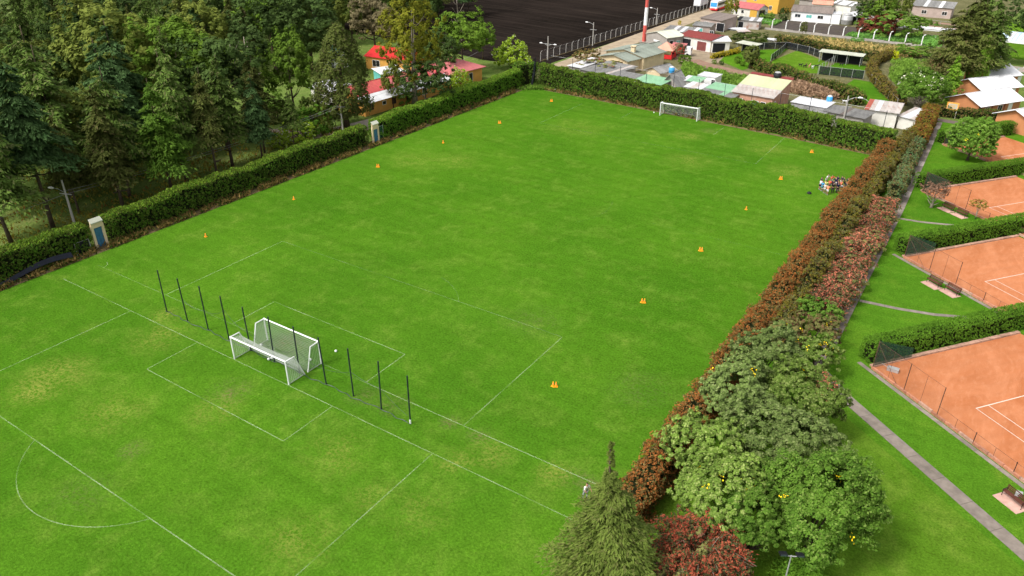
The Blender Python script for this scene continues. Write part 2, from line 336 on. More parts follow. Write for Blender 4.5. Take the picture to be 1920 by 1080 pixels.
def expand(C, D, cs, per, size, elong=1.7, flat=1., up=.6, sharp=.3):
    """rosettes of leaves: centres C, outward directions D, radii cs"""
    k = len(C); D = D/(np.linalg.norm(D, axis=1)[:, None]+1e-9); q = unit(k*per).reshape(k, per, 3)+D[:, None, :]*.75; q /= np.linalg.norm(q, axis=2)[:, :, None]
    P = C[:, None, :]+q*rng.uniform(.35, 1.05, (k, per, 1))*np.asarray(cs).reshape(-1, 1, 1)*np.array([1, 1, flat])
    N = q*.8+D[:, None, :]*.35+np.array([0, 0, up])+rng.normal(size=(k, per, 3))*sharp; n = k*per
    return leaves(P.reshape(-1, 3), N.reshape(-1, 3), size*rng.uniform(.6, 1.35, n), elong)

# ------------------------------------------------------------------ ground and the large flat surfaces
def sheet(name, pts, z, mat, label=None, kind='structure', parent=None, cut=1):
    return MB().poly([(p[0], p[1], z) for p in pts]).obj(name, mat, parent, label=label, kind=kind)
sheet('ground', [(-900, -500), (900, -500), (900, 1200), (-900, 1200)], -.03, MAT['meadow'], 'meadow and rough grass around the sports ground')
sheet('football_field', [(-36.6, -90), (36.2, -90), (36.6, 99.5), (22.7, 101), (-4.4, 103.5), (-36.6, 106.2)], 0, MAT['field'], 'mown green football field')
sheet('ploughed_field', [(-44.5, 122), (-41.5, 250), (-20, 420), (-330, 420), (-260, 160), (-60, 121)], -.02, MAT['soil'], 'black ploughed field behind the concrete post fence')
sheet('garden_lawn', [(38, 122), (42, 126), (60, 127), (120, 120), (120, -60), (36.3, -60), (36.3, 60)], -.010, MAT['lawn'], 'lawn between hedges and clay courts')
sheet('pale_lawn', [(44.6, 24.5), (75, 1.2), (75, -40), (36.4, -40), (36.4, 10)], -.004, MAT['lawn2'], 'paler lawn on the near side of the footpath')
sheet('village_ground', [(-43, 108), (36, 103), (40, 126), (40, 215), (60, 420), (-40, 420), (-43, 300)], -.022, MAT['rough'], 'rough ground of the village plots')
sheet('dirt_track', [(-43.3, 118), (-38.5, 118), (-37.5, 175), (-37, 230), (-30, 262), (-44, 262)], -.014, MAT['dirt'], 'pale dirt track beside the concrete post fence')
sheet('dirt_yard', [(-24, 168), (-12.5, 166), (-10, 152), (-16, 144), (-22, 150)], -.014, MAT['dirt'], 'bare dirt yard before the maroon roofed shed')
sheet('dirt_path', [(-16, 152), (-12, 149), (2, 143.5), (2, 141), (-11, 144), (-18, 149)], -.010, MAT['dirt_red'], 'reddish dirt path through the village gardens')
sheet('garden_plot', [(-12, 142), (0, 139.5), (6, 127), (-12, 129), (-18, 147)], -.010, MAT['lawn'], 'weedy green plot beyond the mint roofs')
sheet('village_lawn', [(-13, 166), (-1, 178), (-.5, 158), (-3, 146), (-11, 153)], -.008, MAT['lawn'], 'green lawn beside the white roofed shed')
sheet('pen_lawn', [(-.2, 161), (1.5, 177), (12, 166), (13, 153), (2, 147)], -.006, MAT['lawn2'], 'dog pen lawn with animals on it')
sheet('second_pen_lawn', [(12.9, 152), (13.5, 167), (20.5, 167.5), (22.3, 154)], -.006, MAT['lawn'], 'second pen lawn behind the black net')
sheet('strip_lawn', [(21, 151.5), (24.5, 151), (33, 131), (28.5, 129), (20, 138)], -.008, MAT['lawn'], 'narrow lawn along the curved hedge')
sheet('vegetable_garden', [(-14, 204), (31, 200), (31, 219), (-2, 224), (-18, 224)], -.012, MAT['garden'], 'dark garden soil before the white house')
sheet('field_beyond_hedge', [(38, 200), (90, 190), (90, 260), (38, 260)], -.010, MAT['lawn2'], 'green playing field under the blue roof')
sheet('asphalt_road', [(39.2, 127.6), (46.5, 126.8), (46.5, 124.8), (39.4, 125.2)], .002, MAT['road'], 'dark road end near the orange sign')
sheet('forest_path', [(-66, 50), (-50, 55), (-46, 60), (-47, 72), (-44, 72), (-43.5, 57), (-50, 51), (-66, 45)], -.016, MAT['dirt'], 'bare path under the trees')
sheet('concrete_apron', [(-49.8, 58.5), (-45, 60.5), (-44.5, 68), (-48, 68)], -.008, MAT['concrete'], 'grey concrete apron behind the second gate')

# ------------------------------------------------------------------ pitch markings
pm = empty('pitch_markings', (0, 0, 0), label='faint chalk lines of two overlapping football pitches', kind='structure')
def line(x0, y0, x1, y1, w=.09, z=.006, m='line'):
    d = np.array([x1-x0, y1-y0]); d = d/np.linalg.norm(d); n = np.array([-d[1], d[0]])*w/2
    MB().poly([(x0+n[0], y0+n[1], z), (x0-n[0], y0-n[1], z), (x1-n[0], y1-n[1], z), (x1+n[0], y1+n[1], z)]).obj('chalk_line', MAT[m], pm)
def arc(cx, cy, r, a0, a1, w=.08, z=.006, n=40, m='line'):
    mb = MB(); A = [R_(a0+(a1-a0)*i/n) for i in range(n+1)]
    for i in range(n):
        mb.poly([(cx+(r-w/2)*math.cos(A[i]), cy+(r-w/2)*math.sin(A[i]), z), (cx+(r-w/2)*math.cos(A[i+1]), cy+(r-w/2)*math.sin(A[i+1]), z),
                 (cx+(r+w/2)*math.cos(A[i+1]), cy+(r+w/2)*math.sin(A[i+1]), z), (cx+(r+w/2)*math.cos(A[i]), cy+(r+w/2)*math.sin(A[i]), z)])
    mb.obj('chalk_line', MAT[m], pm)
line(-33, 0, 33.5, 0); 
for s in (-1, 1):
    line(20.16*s, -.06, 20.16*s, -16.5); line(9.16*s, -.06, 9.16*s, -5.5)
line(-20.1, -16.5, 20.1, -16.5, z=.009); line(-9.1, -5.5, 9.1, -5.5, z=.009)
arc(0, -11.6, 9.15, 213, 327, z=.012)
d0 = 4.12; LF = 94.7
line(-33, d0, 10, d0, .09, m='line_faint'); line(10, d0, 33.5, d0, .09)
for s in (-1, 1):
    line(20.16*s, d0+.06, 20.16*s, d0+16.5); line(9.16*s, d0+.06, 9.16*s, d0+5.5)
    line(20.16*s, d0+LF, 20.16*s, d0+LF-16.5); line(9.16*s, d0+LF, 9.16*s, d0+LF-5.5)
line(-20.1, d0+16.5, 20.1, d0+16.5, z=.009, m='line_faint'); line(-9.1, d0+5.5, 9.1, d0+5.5, z=.009)
line(-20.1, d0+LF-16.5, 20.1, d0+LF-16.5, z=.009, m='line_faint')
arc(0, d0+11, 9.15, 37, 75, z=.012, w=.06, m='line_faint'); arc(0, d0+LF/2, 9.15, -35, 25, z=.012, w=.05, m='line_faint'); line(16, d0+LF/2, 33, d0+LF/2, .05, m='line_faint')
arc(-33, d0, 1, 0, 90, z=.012, w=.08)

# ------------------------------------------------------------------ footpath and clay courts
def strip(name, P, w, z, mat, th=.0, step=None, parent=None, seg='paving_slab', gap=.03, alt=None):
    """a path of separate slabs along a polyline"""
    P = [np.array(p, float) for p in P]; k = 0
    for a, b in zip(P[:-1], P[1:]):
        d = b-a; Ln = np.linalg.norm(d); d /= Ln; n = np.array([-d[1], d[0]])*w/2
        m = max(1, int(round(Ln/step))); q = Ln/m
        for i in range(m):
            s0, s1 = a+d*(i*q+gap/2), a+d*((i+1)*q-gap/2)
            zz = z+random.uniform(-.006, .006)
            me = MB().slab([(*(s0+n), zz), (*(s0-n), zz), (*(s1-n), zz), (*(s1+n), zz)][::-1], .1)
            me.obj(seg, alt if (alt and random.random() < .10) else mat, parent); k += 1
fp = empty('footpath', (44, 60, 0), label='grey concrete footpath beside the long red hedge', kind='structure')
def child_strip(*a, **k): strip(*a, **k)
fp.location = (0, 0, 0)
strip('f', [(41.5, 124.5), (42.5, 75), (42.6, 50), (42.7, 29.2), (45.9, 25.8), (60.3, 13.95), (80, -2.2)], 1.2, .035, MAT['slab'], step=2.6, parent=fp, alt=MAT['repair'])
for nm, P in (('side_path', [(43.3, 44.8), (47, 45.2), (50.5, 46), (53.5, 47.3)]), ('second_side_path', [(43.2, 71.4), (46, 71.8), (49.5, 73)]), ('third_side_path', [(43, 93.2), (44.2, 92.9)])):
    e = empty(nm, (0, 0, 0), label='narrow concrete path across the lawn', kind='structure'); strip(nm, P, .5, .025, MAT['slab'], step=1.2, parent=e, gap=.02)

EA = R_(-37.5); e1 = np.array([math.cos(EA), math.sin(EA)]); e2 = np.array([-math.sin(EA), math.cos(EA)])
COURTS = [((47.0, 32.0), 'nearest clay court with the tall corner fence', 18.5), ((45.6, 58.9), 'second clay court from the camera', 18.5), ((44.2, 84.0), 'third clay court behind the purple tree', 18.5), ((44.0, 109.8), 'farthest clay court near the orange sign', 14)]
def hedge_path(*a, **k): pass
def rect(o, a0, b0, a1, b1):
    return [tuple(np.array(o)+e1*a+e2*b) for a, b in ((a0, b0), (a1, b0), (a1, b1), (a0, b1))]
for ci, (o, lab, WD) in enumerate(COURTS):
    LN = 34
    c = empty('clay_court', (0, 0, 0), label=lab, kind='structure')
    sheet('clay', rect(o, 0, 0, LN, WD), .012, MAT['clay'], kind=None, parent=c)
    bl = 7.8
    for q in ((bl, 4, bl+.10, 15), (bl+.1, 4, LN-4, 4.07), (bl+.1, 5.37, LN-4, 5.44), (bl+5.5, 5.44, bl+5.57, 13.5)):
        sheet('court_line', rect(o, *q), .018, MAT['courtline'], kind=None, parent=c)
    # low brick kerb along the lawn side, pale kerb along the hedge side
    m = 24 if ci < 2 else 12
    for i in range(m):
        q = LN/m
        r_ = rect(o, i*q+.02, -.22, (i+1)*q-.02, -.02); h = .26+random.uniform(-.03, .03)
        MB().slab([(*p, h) for p in r_], .3).obj('kerb_block', MAT['brick'] if random.random() < .6 else MAT['kerb'], c)
    for i in range(14):
        q = WD/14
        MB().slab([(*p, .16+random.uniform(-.01, .01)) for p in rect(o, -.42, i*q+.02, -.02, (i+1)*q-.02)], .2).obj('kerb_block', MAT['kerb'], c)
    if ci < 2:
        strip('apron', [np.array(o)+e1*(-1.2)-e2*.55, np.array(o)+e1*LN-e2*.55], .42, .02, MAT['slab'], step=2.2, parent=c, gap=.02)
    # fence
    f = empty('court_fence', (*o, 0), EA, label='rusty wire fence along the lawn side of the '+('nearest' if ci == 0 else 'second' if ci == 1 else 'third' if ci == 2 else 'farthest')+' clay court', cat='fence', group='wire fences of the clay courts')
    xs = [.1, 3.9, 7.6]+[7.6+3.7*i for i in range(1, 8)]
    for k, x in enumerate(xs):
        h = 3.0 if k < 3 else 1.15
        MB().tube([(x, -.12, 0), (x, -.12, h+.05)], .035, 6).obj('post', MAT['rustpost'], f)
        if k < len(xs)-1:
            hh = 3.0 if k < 2 else 1.1; x1 = xs[k+1]
            MB().poly([(x+.04, -.12, .3), (x1-.04, -.12, .3), (x1-.04, -.12, hh), (x+.04, -.12, hh)]).obj('wire_panel', MAT['chain_rust'], f)
            MB().tube([(x, -.12, hh), (x1, -.12, hh)], .014, 4).obj('top_wire', MAT['rustpost'], f)
            if k < 6: MB().tube([((x+x1)/2, -.12, .2), ((x+x1)/2, -.12, hh)], .016, 4).obj('stay', MAT['rustpost'], f)
    MB().tube([(.1, -.12, 3.0), (.1+.05, 3.6, 0.3)], .02, 5).obj('brace', MAT['rustpost'], f)
    MB().tube([(.1, -.12, 2.7), (3.0, -.12, .25)], .018, 5).obj('brace', MAT['rustpost'], f)
    MB().poly([(-.05, 0, .2), (-.05, 4.6, .2), (-.05, 4.6, 1.2), (-.05, 0, 3.0)]).obj('windscreen', MAT['screen'], f)

# ------------------------------------------------------------------ hedges
def poly_len(P): return sum(np.linalg.norm(np.array(b)-np.array(a)) for a, b in zip(P[:-1], P[1:]))
def along(P, t):
    """points and left normals at fractions t of polyline P"""
    P = np.array(P, float); seg = np.diff(P, axis=0); L_ = np.linalg.norm(seg, axis=1); cum = np.concatenate([[0], np.cumsum(L_)])
    s = t*cum[-1]; i = np.clip(np.searchsorted(cum, s, side='right')-1, 0, len(L_)-1)
    d = seg[i]/L_[i][:, None]; p = P[i]+d*(s-cum[i])[:, None]; return p, np.stack([-d[:, 1], d[:, 0]], 1), d, s
def wob(s, f, ph): return np.sin(s*f+ph)*.5+np.sin(s*f*2.3+ph*1.7)*.3+np.sin(s*f*5.1+ph*2.9)*.2
def hedge(name, P, W, H, mats, label, dens=70, size=.2, rough=.14, topmat=None, bank=None, core='core', cat='hedge', group=None, flop=.5, lowmat=None, uneven=.25):
    root = empty(name, (0, 0, 0), label=label, cat=cat, group=group)
    Ln = poly_len(P); ph = rng.uniform(0, 6)
    # solid dark core, added to block light inside the leaf shell
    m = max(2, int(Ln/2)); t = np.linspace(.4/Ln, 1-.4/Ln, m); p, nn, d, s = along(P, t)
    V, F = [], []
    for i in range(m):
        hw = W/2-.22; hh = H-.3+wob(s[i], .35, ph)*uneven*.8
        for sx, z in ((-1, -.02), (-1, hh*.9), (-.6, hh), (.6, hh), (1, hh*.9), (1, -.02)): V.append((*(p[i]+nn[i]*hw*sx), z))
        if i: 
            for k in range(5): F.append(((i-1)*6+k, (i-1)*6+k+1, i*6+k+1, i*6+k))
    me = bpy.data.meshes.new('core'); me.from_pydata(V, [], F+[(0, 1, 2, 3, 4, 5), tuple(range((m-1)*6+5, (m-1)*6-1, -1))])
    link('branches', me, MAT[core], root)  # one closed light-blocking hull, not separate twigs
    def shell(n, zmin, zmax, sides=(-1, 1), top=True, sc=1.):
        per = 2*(zmax-zmin)*(len(sides)/2)+(W if top else 0); a_top = (W if top else 0)/max(per, .01)
        t = rng.uniform(0, 1, n); p, nn, d, s = along(P, t); isT = rng.uniform(size=n) < a_top
        # ends
        u = rng.uniform(-1, 1, n); z = rng.uniform(zmin, zmax, n); sd_ = np.where(rng.uniform(size=n) < .5, sides[0], sides[-1]).astype(float)
        ht = H+wob(s, .35, ph)*uneven+wob(s, 2.1, ph)*uneven*.4
        bulge = wob(s+z*2, 1.3, ph*2)*rough*1.3
        off = np.where(isT, u*(W/2), sd_*(W/2+bulge-.25*np.clip(z/H-.8, 0, 1)))
        zz = np.where(isT, ht-np.abs(u)**4*.25, z*ht/H)
        pos = np.column_stack([p+nn*off[:, None], zz])
        N = np.column_stack([nn*np.where(isT, u*.3, sd_)[:, None], np.where(isT, 1., .35)])
        # ends: squeeze a share onto the two end faces
        e = rng.uniform(size=n) < min(.35, W*1.2/(Ln*2*.9))
        te = np.where(rng.uniform(size=n) < .5, 0., 1.); pe, ne, de, _ = along(P, te)
        pos[e] = np.column_stack([pe+ne*(u*W/2)[:, None], rng.uniform(zmin, zmax, n)])[e]; N[e] = np.column_stack([de*np.where(te > .5, 1, -1)[:, None], np.full(n, .3)])[e]
        k = unit(n); pos += k*(rng.uniform(0, rough, n)[:, None]); N = N/np.linalg.norm(N, axis=1)[:, None]+k*flop*.5
        return expand(pos, N, size*rng.uniform(.6, 1.35, n), 8, size*sc*.8, 2.0, 1.2, .4, flop)
    area = Ln*(2*H+W)
    if not isinstance(mats, (list, tuple)): mats = [mats]
    for i, mm in enumerate(mats):
        V, F = shell(int(area*dens/len(mats)/4), .12, H*.97)
        link('foliage', mesh_np('foliage', V, F), LM[mm], root)
    if topmat:
        n = int(Ln*W*dens*1.0); t = rng.uniform(0, 1, n); p, nn, d, s = along(P, t); u = rng.uniform(-1, 1, n)
        ht = H+wob(s, .35, ph)*uneven+wob(s, 2.1, ph)*uneven*.4
        pos = np.column_stack([p+nn*(u*(W/2+.06))[:, None], ht+rng.uniform(-.05, .22, n)-np.abs(u)**4*.2])
        N = np.column_stack([rng.normal(size=(n, 2))*.9, np.full(n, .5)]); ax = np.column_stack([rng.normal(size=(n, 2))*.35, np.ones(n)])
        V, F = leaves(pos, N, size*rng.uniform(.7, 1.4, n), 2.2, ax); link('new_shoots', mesh_np('shoots', V, F), LM[topmat], root)
    if lowmat:
        V, F = shell(int(Ln*2*1.1*dens*.06), .05, H*.2, top=False, sc=.9); link('bare_lower_stems', mesh_np('stems', V, F), LM[lowmat], root)
    return root
XH = -38.3
hedge('boundary_hedge', [(XH+.5, -14), (XH+.1, -6), (XH, 6.2)], 2.0, 3.3, ['hedge', 'hedge_d'], 'green hedge left of the nearer gate in the left boundary', topmat='hedgetop', lowmat='bank', dens=95, size=.165, rough=.2, uneven=.35)
hedge('boundary_hedge', [(XH, 8.6), (XH, 30), (XH-.2, 55)], 2.0, 3.3, ['hedge', 'hedge_d'], 'green boundary hedge between the two blue gates', topmat='hedgetop', lowmat='bank', dens=85, size=.17, rough=.2, uneven=.35)
hedge('boundary_hedge', [(XH-.2, 57.6), (XH-.3, 80), (XH-.4, 103)], 2.1, 3.5, ['hedge', 'hedge_l'], 'green hedge from the farther gate to the far left corner', topmat='hedgetop', lowmat='bank', dens=72, size=.185, rough=.2, uneven=.35)
hedge('corner_hedge', [(-39.5, 103.6), (-38.5, 107), (-36.6, 107)], 2.4, 4.6, ['hedge_d', 'hedge'], 'taller dark hedge clump in the far left corner', dens=55, size=.24, uneven=.5)
hedge('far_hedge', [(-34.8, 106.8), (-4.4, 103.6), (22.7, 100.9), (27.2, 100.2)], 2.2, 4.4, ['hedge_d', 'hedge_d', 'hedge'], 'long dark hedge behind the far goal', topmat='hedgetop', lowmat='brownh', dens=66, size=.2, uneven=.45, rough=.25)
hedge('far_hedge', [(27.8, 100.2), (37.2, 99.3)], 2.2, 4.0, ['hedge', 'hedge_d'], 'brighter short end of the far hedge below the small white house', topmat='hedgetop', lowmat='brownh', dens=66, size=.2, rough=.2)
hedge('rust_hedge', [(36.3, 1.0), (36.3, 30), (36.4, 60), (36.9, 97)], 1.9, 3.1, ['rust', 'rust', 'brownh'], 'rust brown hedge along the right side of the field', dens=130, size=.145, rough=.32, uneven=.55, flop=.8)
hedge('olive_hedge', [(38.3, 30), (38.3, 60), (38.6, 97), (39.2, 108)], 1.5, 2.9, ['olive', 'twiggreen'], 'olive green hedge pressed against the rust brown one', dens=85, size=.18, rough=.3, uneven=.7, flop=.8)
hedge('bushy_hedge', [(41.3, 76), (40.7, 96), (40.4, 106)], 1.5, 2.4, ['blueg', 'twiggreen'], 'blue green bushy hedge beside the footpath', dens=70, size=.2, rough=.3, uneven=.6, flop=.8)
hedge('bushy_hedge', [(40.2, 104), (39.9, 118), (39.6, 125)], 2.4, 3.0, ['olive', 'rust'], 'mixed brown hedge end near the road', dens=60, size=.2, rough=.25, uneven=.4, flop=.8)
labs = ['clipped green hedge on the far side of the nearest clay court', 'clipped green hedge behind the second clay court', 'clipped green hedge behind the third clay court', 'green hedge with screen behind the farthest clay court']
for (o, _, WD), lb in zip(COURTS, labs):
    a = np.array(o)-e1*1.35+e2*.2
    hedge('clipped_hedge', [a, a+e2*(WD+2.5)], 1.7, 2.15, ['hedge_l'], lb, dens=120, size=.115, rough=.05, uneven=.06, topmat='hedge_l', group='clipped hedges of the clay courts', flop=.45)
hedge('brown_hedge', [(40.6, 129.2), (48, 130.2), (62, 131.6)], 1.6, 2.0, ['brownh', 'hedge_d'], 'brown topped hedge behind the orange sign', dens=50, size=.2)
hedge('village_hedge', [(-2, 150.5), (2, 147.2), (9, 142.6), (15, 138), (20, 135.4), (26.5, 128.5)], 2.4, 2.2, ['brownh', 'hedge_d', 'hedge_d'], 'dark brown unclipped hedge across the village plots', dens=35, size=.26, rough=.4, uneven=.6)
hedge('curved_hedge', [(23.5, 181), (21.8, 171), (22.6, 161), (25.5, 151), (29.2, 142), (33.5, 133)], 1.8, 2.0, ['brownh', 'brownh', 'olive'], 'curving brown hedge around the second dog pen', dens=38, size=.24, rough=.2)
hedge('shelter_hedge', [(-6, 184), (4, 179.5), (12, 176), (21.5, 173)], 1.8, 2.2, ['brownh', 'hedge_d'], 'brown hedge behind the long white shelter', dens=32, size=.27, rough=.3, uneven=.5)
hedge('yellow_hedge', [(-13.5, 154), (-11.5, 161), (-10.5, 165.5)], 1.0, 1.1, ['yhedge'], 'low yellow green hedge by the dirt yard', dens=45, size=.22, rough=.2)
# banks of dry stems at the foot of the hedges
def scatter(name, P, n, mat, size, label, kind='stuff', h=(.02, .3), cat=None, up=1., elong=3.):
    """leafy or grassy ground cover over a polygon"""
    P = np.array(P, float); lo, hi = P.min(0), P.max(0); q = rng.uniform(lo, hi, size=(n*4, 2)); x, y = q[:, 0], q[:, 1]; ins = np.zeros(len(q), bool)
    j = len(P)-1
    for i in range(len(P)):
        c = ((P[i, 1] > y) != (P[j, 1] > y)) & (x < (P[j, 0]-P[i, 0])*(y-P[i, 1])/(P[j, 1]-P[i, 1]+1e-12)+P[i, 0]); ins ^= c; j = i
    q = q[ins]
    cl = np.sin(q[:, 0]*.9+1)+np.sin(q[:, 1]*.8)+np.sin(q[:, 0]*2.3+q[:, 1]*1.9)+rng.normal(size=len(q))*.8; q = q[cl > -.4][:n]; m = len(q)
    pos = np.column_stack([q, rng.uniform(h[0], h[1], m)]); N = np.column_stack([rng.normal(size=(m, 2)), rng.uniform(0, .8, m)]); ax = np.column_stack([rng.normal(size=(m, 2))*.6, np.full(m, up)])
    V, F = leaves(pos, N, size*rng.uniform(.6, 1.5, m), elong, ax); return link(name, mesh_np(name, V, F), LM[mat], None, label=label, kind=kind)
sheet('dry_bank', [(-35.9, -30), (-35.9, 106), (-37.6, 106), (-37.6, -30)], .006, MAT['drybank'], 'bare brown strip at the foot of the left hedge')
scatter('dry_bank_growth', [(-35.9, -20), (-35.9, 100), (-37.4, 100), (-37.4, -20)], 9000, 'bank', .3, 'dry brown stems along the foot of the left hedge', h=(.02, .5), up=.6)
sheet('far_dry_bank', [(-35, 105.4), (-4.4, 102.3), (22.7, 99.5), (36, 98), (36, 97), (22.7, 98.6), (-4.4, 101.3), (-36, 104)], .006, MAT['drybank'], 'brown strip at the foot of the far hedge')
scatter('far_bank_growth', [(-35, 105.6), (-4.4, 102.6), (22.7, 99.8), (36, 98.3), (36, 97), (22.7, 98.7), (-4.4, 101.4), (-36, 104)], 5000, 'bank', .32, 'dry stems along the foot of the far hedge', h=(.02, .4), up=.6)
scatter('corner_weeds', [(-37.5, 99), (-33.5, 103), (-30, 104.5), (-36, 106)], 1200, 'weeds', .3, 'green weeds in the far left field corner', h=(.02, .6), up=.4, elong=1.7)

# ------------------------------------------------------------------ trees
def trunk_mesh(h, r0, r1=.04, lean=0., limbs=0, limb_z=(.3, .9), limb_len=2., n=7, seed=0, up=.8, multi=1):
    rr = random.Random(seed); mb = MB()
    for k in range(multi):
        ox, oy = (0, 0) if multi == 1 else (rr.uniform(-.25, .25), rr.uniform(-.25, .25)); lx, ly = rr.uniform(-1, 1)*lean, rr.uniform(-1, 1)*lean
        if multi > 1: lx *= 3; ly *= 3
        P = []; m = 7
        for i in range(m): t = i/(m-1); P.append((ox+lx*t+math.sin(t*5+k)*.06*h*.1, oy+ly*t+math.cos(t*4+k)*.06*h*.1, h*t-.05))
        mb.tube(P, [max(r1, r0*(1.25 if i == 0 else 1)*(1-i/(m-1))**.8) for i in range(m)], n)
        for j in range(limbs):
            t = rr.uniform(*limb_z); q = Vector(P[int(t*(m-1))]); a = rr.uniform(0, 6.28); l = limb_len*rr.uniform(.6, 1.2)*(1.1-t*.5)
            e = q+Vector((math.cos(a)*l, math.sin(a)*l, l*up*rr.uniform(.6, 1.3))); md = (q+e)/2+Vector((0, 0, -.1*l))
            rad = r0*(1-t)*.6+.02; mb.tube([q, md, e], [rad, rad*.7, .02], 5)
    return mb.mesh('trunk', True)
def conifer_mesh(h, z0, Rm, nb, m, size, droop=.35, power=.8, seed=0, elong=3., side=.2, gap=0., prof=None):
    global rng; sv = rng; rng = np.random.default_rng(seed+100)
    t = 1-np.sqrt(rng.uniform(0, 1, nb)); t = np.clip(t*1.02, 0, .995)
    z = z0+(h-z0)*t; r = (Rm*(1-t)**power if prof is None else Rm*np.interp(t, *prof))*rng.uniform(.5, 1.12, nb)+(.12 if prof is None else .05); az = rng.uniform(0, 2*np.pi, nb)
    # bare or broken sides make the outline uneven
    r *= (1+.22*np.sin(az*2+seed)+.14*np.sin(az*3+t*9))*(1+.22*np.sin(t*23+seed*2+az))
    s = rng.uniform(.12, 1, (nb, m))**.7; rr = r[:, None]*s
    sp = (rng.normal(size=(nb, m))*side*r[:, None]*(1.15-s*.6))
    lift = .25*(1-t)[:, None]*rr-droop*rr*s
    x = np.cos(az)[:, None]*rr-np.sin(az)[:, None]*sp; y = np.sin(az)[:, None]*rr+np.cos(az)[:, None]*sp
    zz = z[:, None]+lift+rng.normal(size=(nb, m))*.07*np.minimum(1, r)[:, None]-np.abs(sp)*.25
    P = np.stack([x, y, zz], 2).reshape(-1, 3); out = np.stack([np.cos(az), np.sin(az), np.zeros(nb)], 1)[:, None, :].repeat(m, 1).reshape(-1, 3)
    tan = np.stack([-np.sin(az), np.cos(az), np.zeros(nb)], 1)[:, None, :].repeat(m, 1).reshape(-1, 3)*np.sign(sp).reshape(-1, 1)
    n = len(P); ax = out+tan*.5+np.array([0, 0, -droop*1.3])+rng.normal(size=(n, 3))*.35
    N = out*.35+np.array([0, 0, 1.])+rng.normal(size=(n, 3))*.45
    V, F = leaves(P, N, size*rng.uniform(.6, 1.35, n), elong, ax); rng = sv
    V[:, 2] = np.maximum(V[:, 2], .05)
    return mesh_np('crown', V, F)
DK, DS = 2.1, .56
def dome_mesh(rx, rz, zc, clumps, per, size, cr=.28, seed=0, low=-.35, elong=1.6, hollow=.75, flat=.6, lobes=.16):
    """crown built from many leaf clumps on and within an uneven dome"""
    global rng; sv = rng; rng = np.random.default_rng(seed+500)
    clumps = int(clumps*DK); per = max(12, int(per/DK*.8)); cr = cr*DS
    d = unit(clumps*3); d = d[d[:, 2] > low][:clumps]; k = len(d)
    rad = rng.uniform(hollow, 1.05, k); rad *= 1+lobes*np.sin(d[:, 0]*4+seed)+lobes*np.sin(d[:, 1]*5+seed*2)+.5*lobes*np.sin(d[:, 2]*7+d[:, 0]*6)
    C = d*rad[:, None]*np.array([rx, rx, rz]); cs = cr*rx*rng.uniform(.6, 1.3, k)
    V, F = expand(C, d*np.array([1, 1, rx/rz]), cs, per, size, elong, max(flat, .75)); V[:, 2] += zc; rng = sv
    return mesh_np('crown', V, F)
def flame_mesh(h, z0, Rm, k, per, size, cs, seed, prof):
    """dense upright crown of upswept sprays"""
    global rng; sv = rng; rng = np.random.default_rng(seed); t = rng.uniform(0, 1, k); az = rng.uniform(0, 6.283, k)
    r = Rm*np.interp(t, *prof)*(1+.13*np.sin(az*3+t*7+seed)+.1*np.sin(az*5-t*13))*rng.uniform(.72, 1.06, k)
    C = np.column_stack([np.cos(az)*r, np.sin(az)*r, z0+(h-z0)*t]); D = np.column_stack([np.cos(az), np.sin(az), np.full(k, .7)])
    V, F = expand(C, D, cs*rng.uniform(.6, 1.3, k), per, size, 2.2, 1.5); rng = sv; return mesh_np('crown', V, F)
def top_leaves(rx, rz, zc, clumps, per, size, spots, cr=.1, seed=0):
    """flower heads on the outside of a dome"""
    global rng; sv = rng; rng = np.random.default_rng(seed+900)
    d = unit(clumps*6); d = d[d[:, 2] > -.05][:clumps]; C = d*np.array([rx, rx, rz])*.95; k = len(d)
    P = (C[:, None, :]+rng.normal(size=(k, per, 3))*cr).reshape(-1, 3); P[:, 2] += zc
    V, F = leaves(P, unit(len(P))+np.array([0, 0, .8]), size*rng.uniform(.7, 1.3, len(P)), 1.2); rng = sv
    return mesh_np('flowers', V, F)
TREES = {}
def proto(kind, h, trunk, crown, leaf, bark, extra=None):
    TREES[kind] = (h, trunk, crown, leaf, bark, extra)
for i in range(4):
    proto('conifer%d' % i, 16., trunk_mesh(15.6, .2, limbs=14, limb_z=(.25, .8), limb_len=1.3, seed=i, up=.1, lean=.4), conifer_mesh(16, 4.6 if i != 1 else 6.5, (3.6, 3.2, 4.1, 2.9)[i], 210, 70, .33, (.35, .45, .3, .5)[i], (.75, .85, .62, .8)[i], i, 2.6), 'conifer', 'bark')
proto('smallconifer', 9., trunk_mesh(8.7, .14, seed=9), conifer_mesh(9, .8, 2.2, 170, 26, .34, .3, .85, 21), 'conifer_o', 'bark')
proto('cypress', 17., trunk_mesh(16.5, .5, seed=5), flame_mesh(17, 2.4, 4.4, 1100, 22, .3, .55, 33, ((0, .08, .25, .5, .75, .92, 1), (.55, .9, 1, .9, .62, .3, .05))), 'cypress', 'bark')
for i in range(3):
    proto('broad%d' % i, 11., trunk_mesh(8.5, .24, limbs=9, limb_z=(.35, .8), limb_len=3, seed=20+i, lean=.5), dome_mesh(4.2, 3.9, 7.2, 120, 80, .34, .27, 40+i, -.75, flat=.75, lobes=.2), 'broad', 'bark')
proto('tallbroad', 20., trunk_mesh(17, .42, limbs=14, limb_z=(.3, .85), limb_len=4, seed=31, lean=.6, multi=2), dome_mesh(5.6, 7.2, 13, 190, 80, .36, .22, 51, -.95, flat=.9, lobes=.2), 'yellowg', 'palebark')
proto('thin', 12., trunk_mesh(11, .13, limbs=7, limb_z=(.45, .9), limb_len=1.8, seed=61, multi=3, lean=.35), dome_mesh(2.7, 2.6, 9.6, 55, 60, .3, .28, 71, -.8), 'broad', 'palebark')
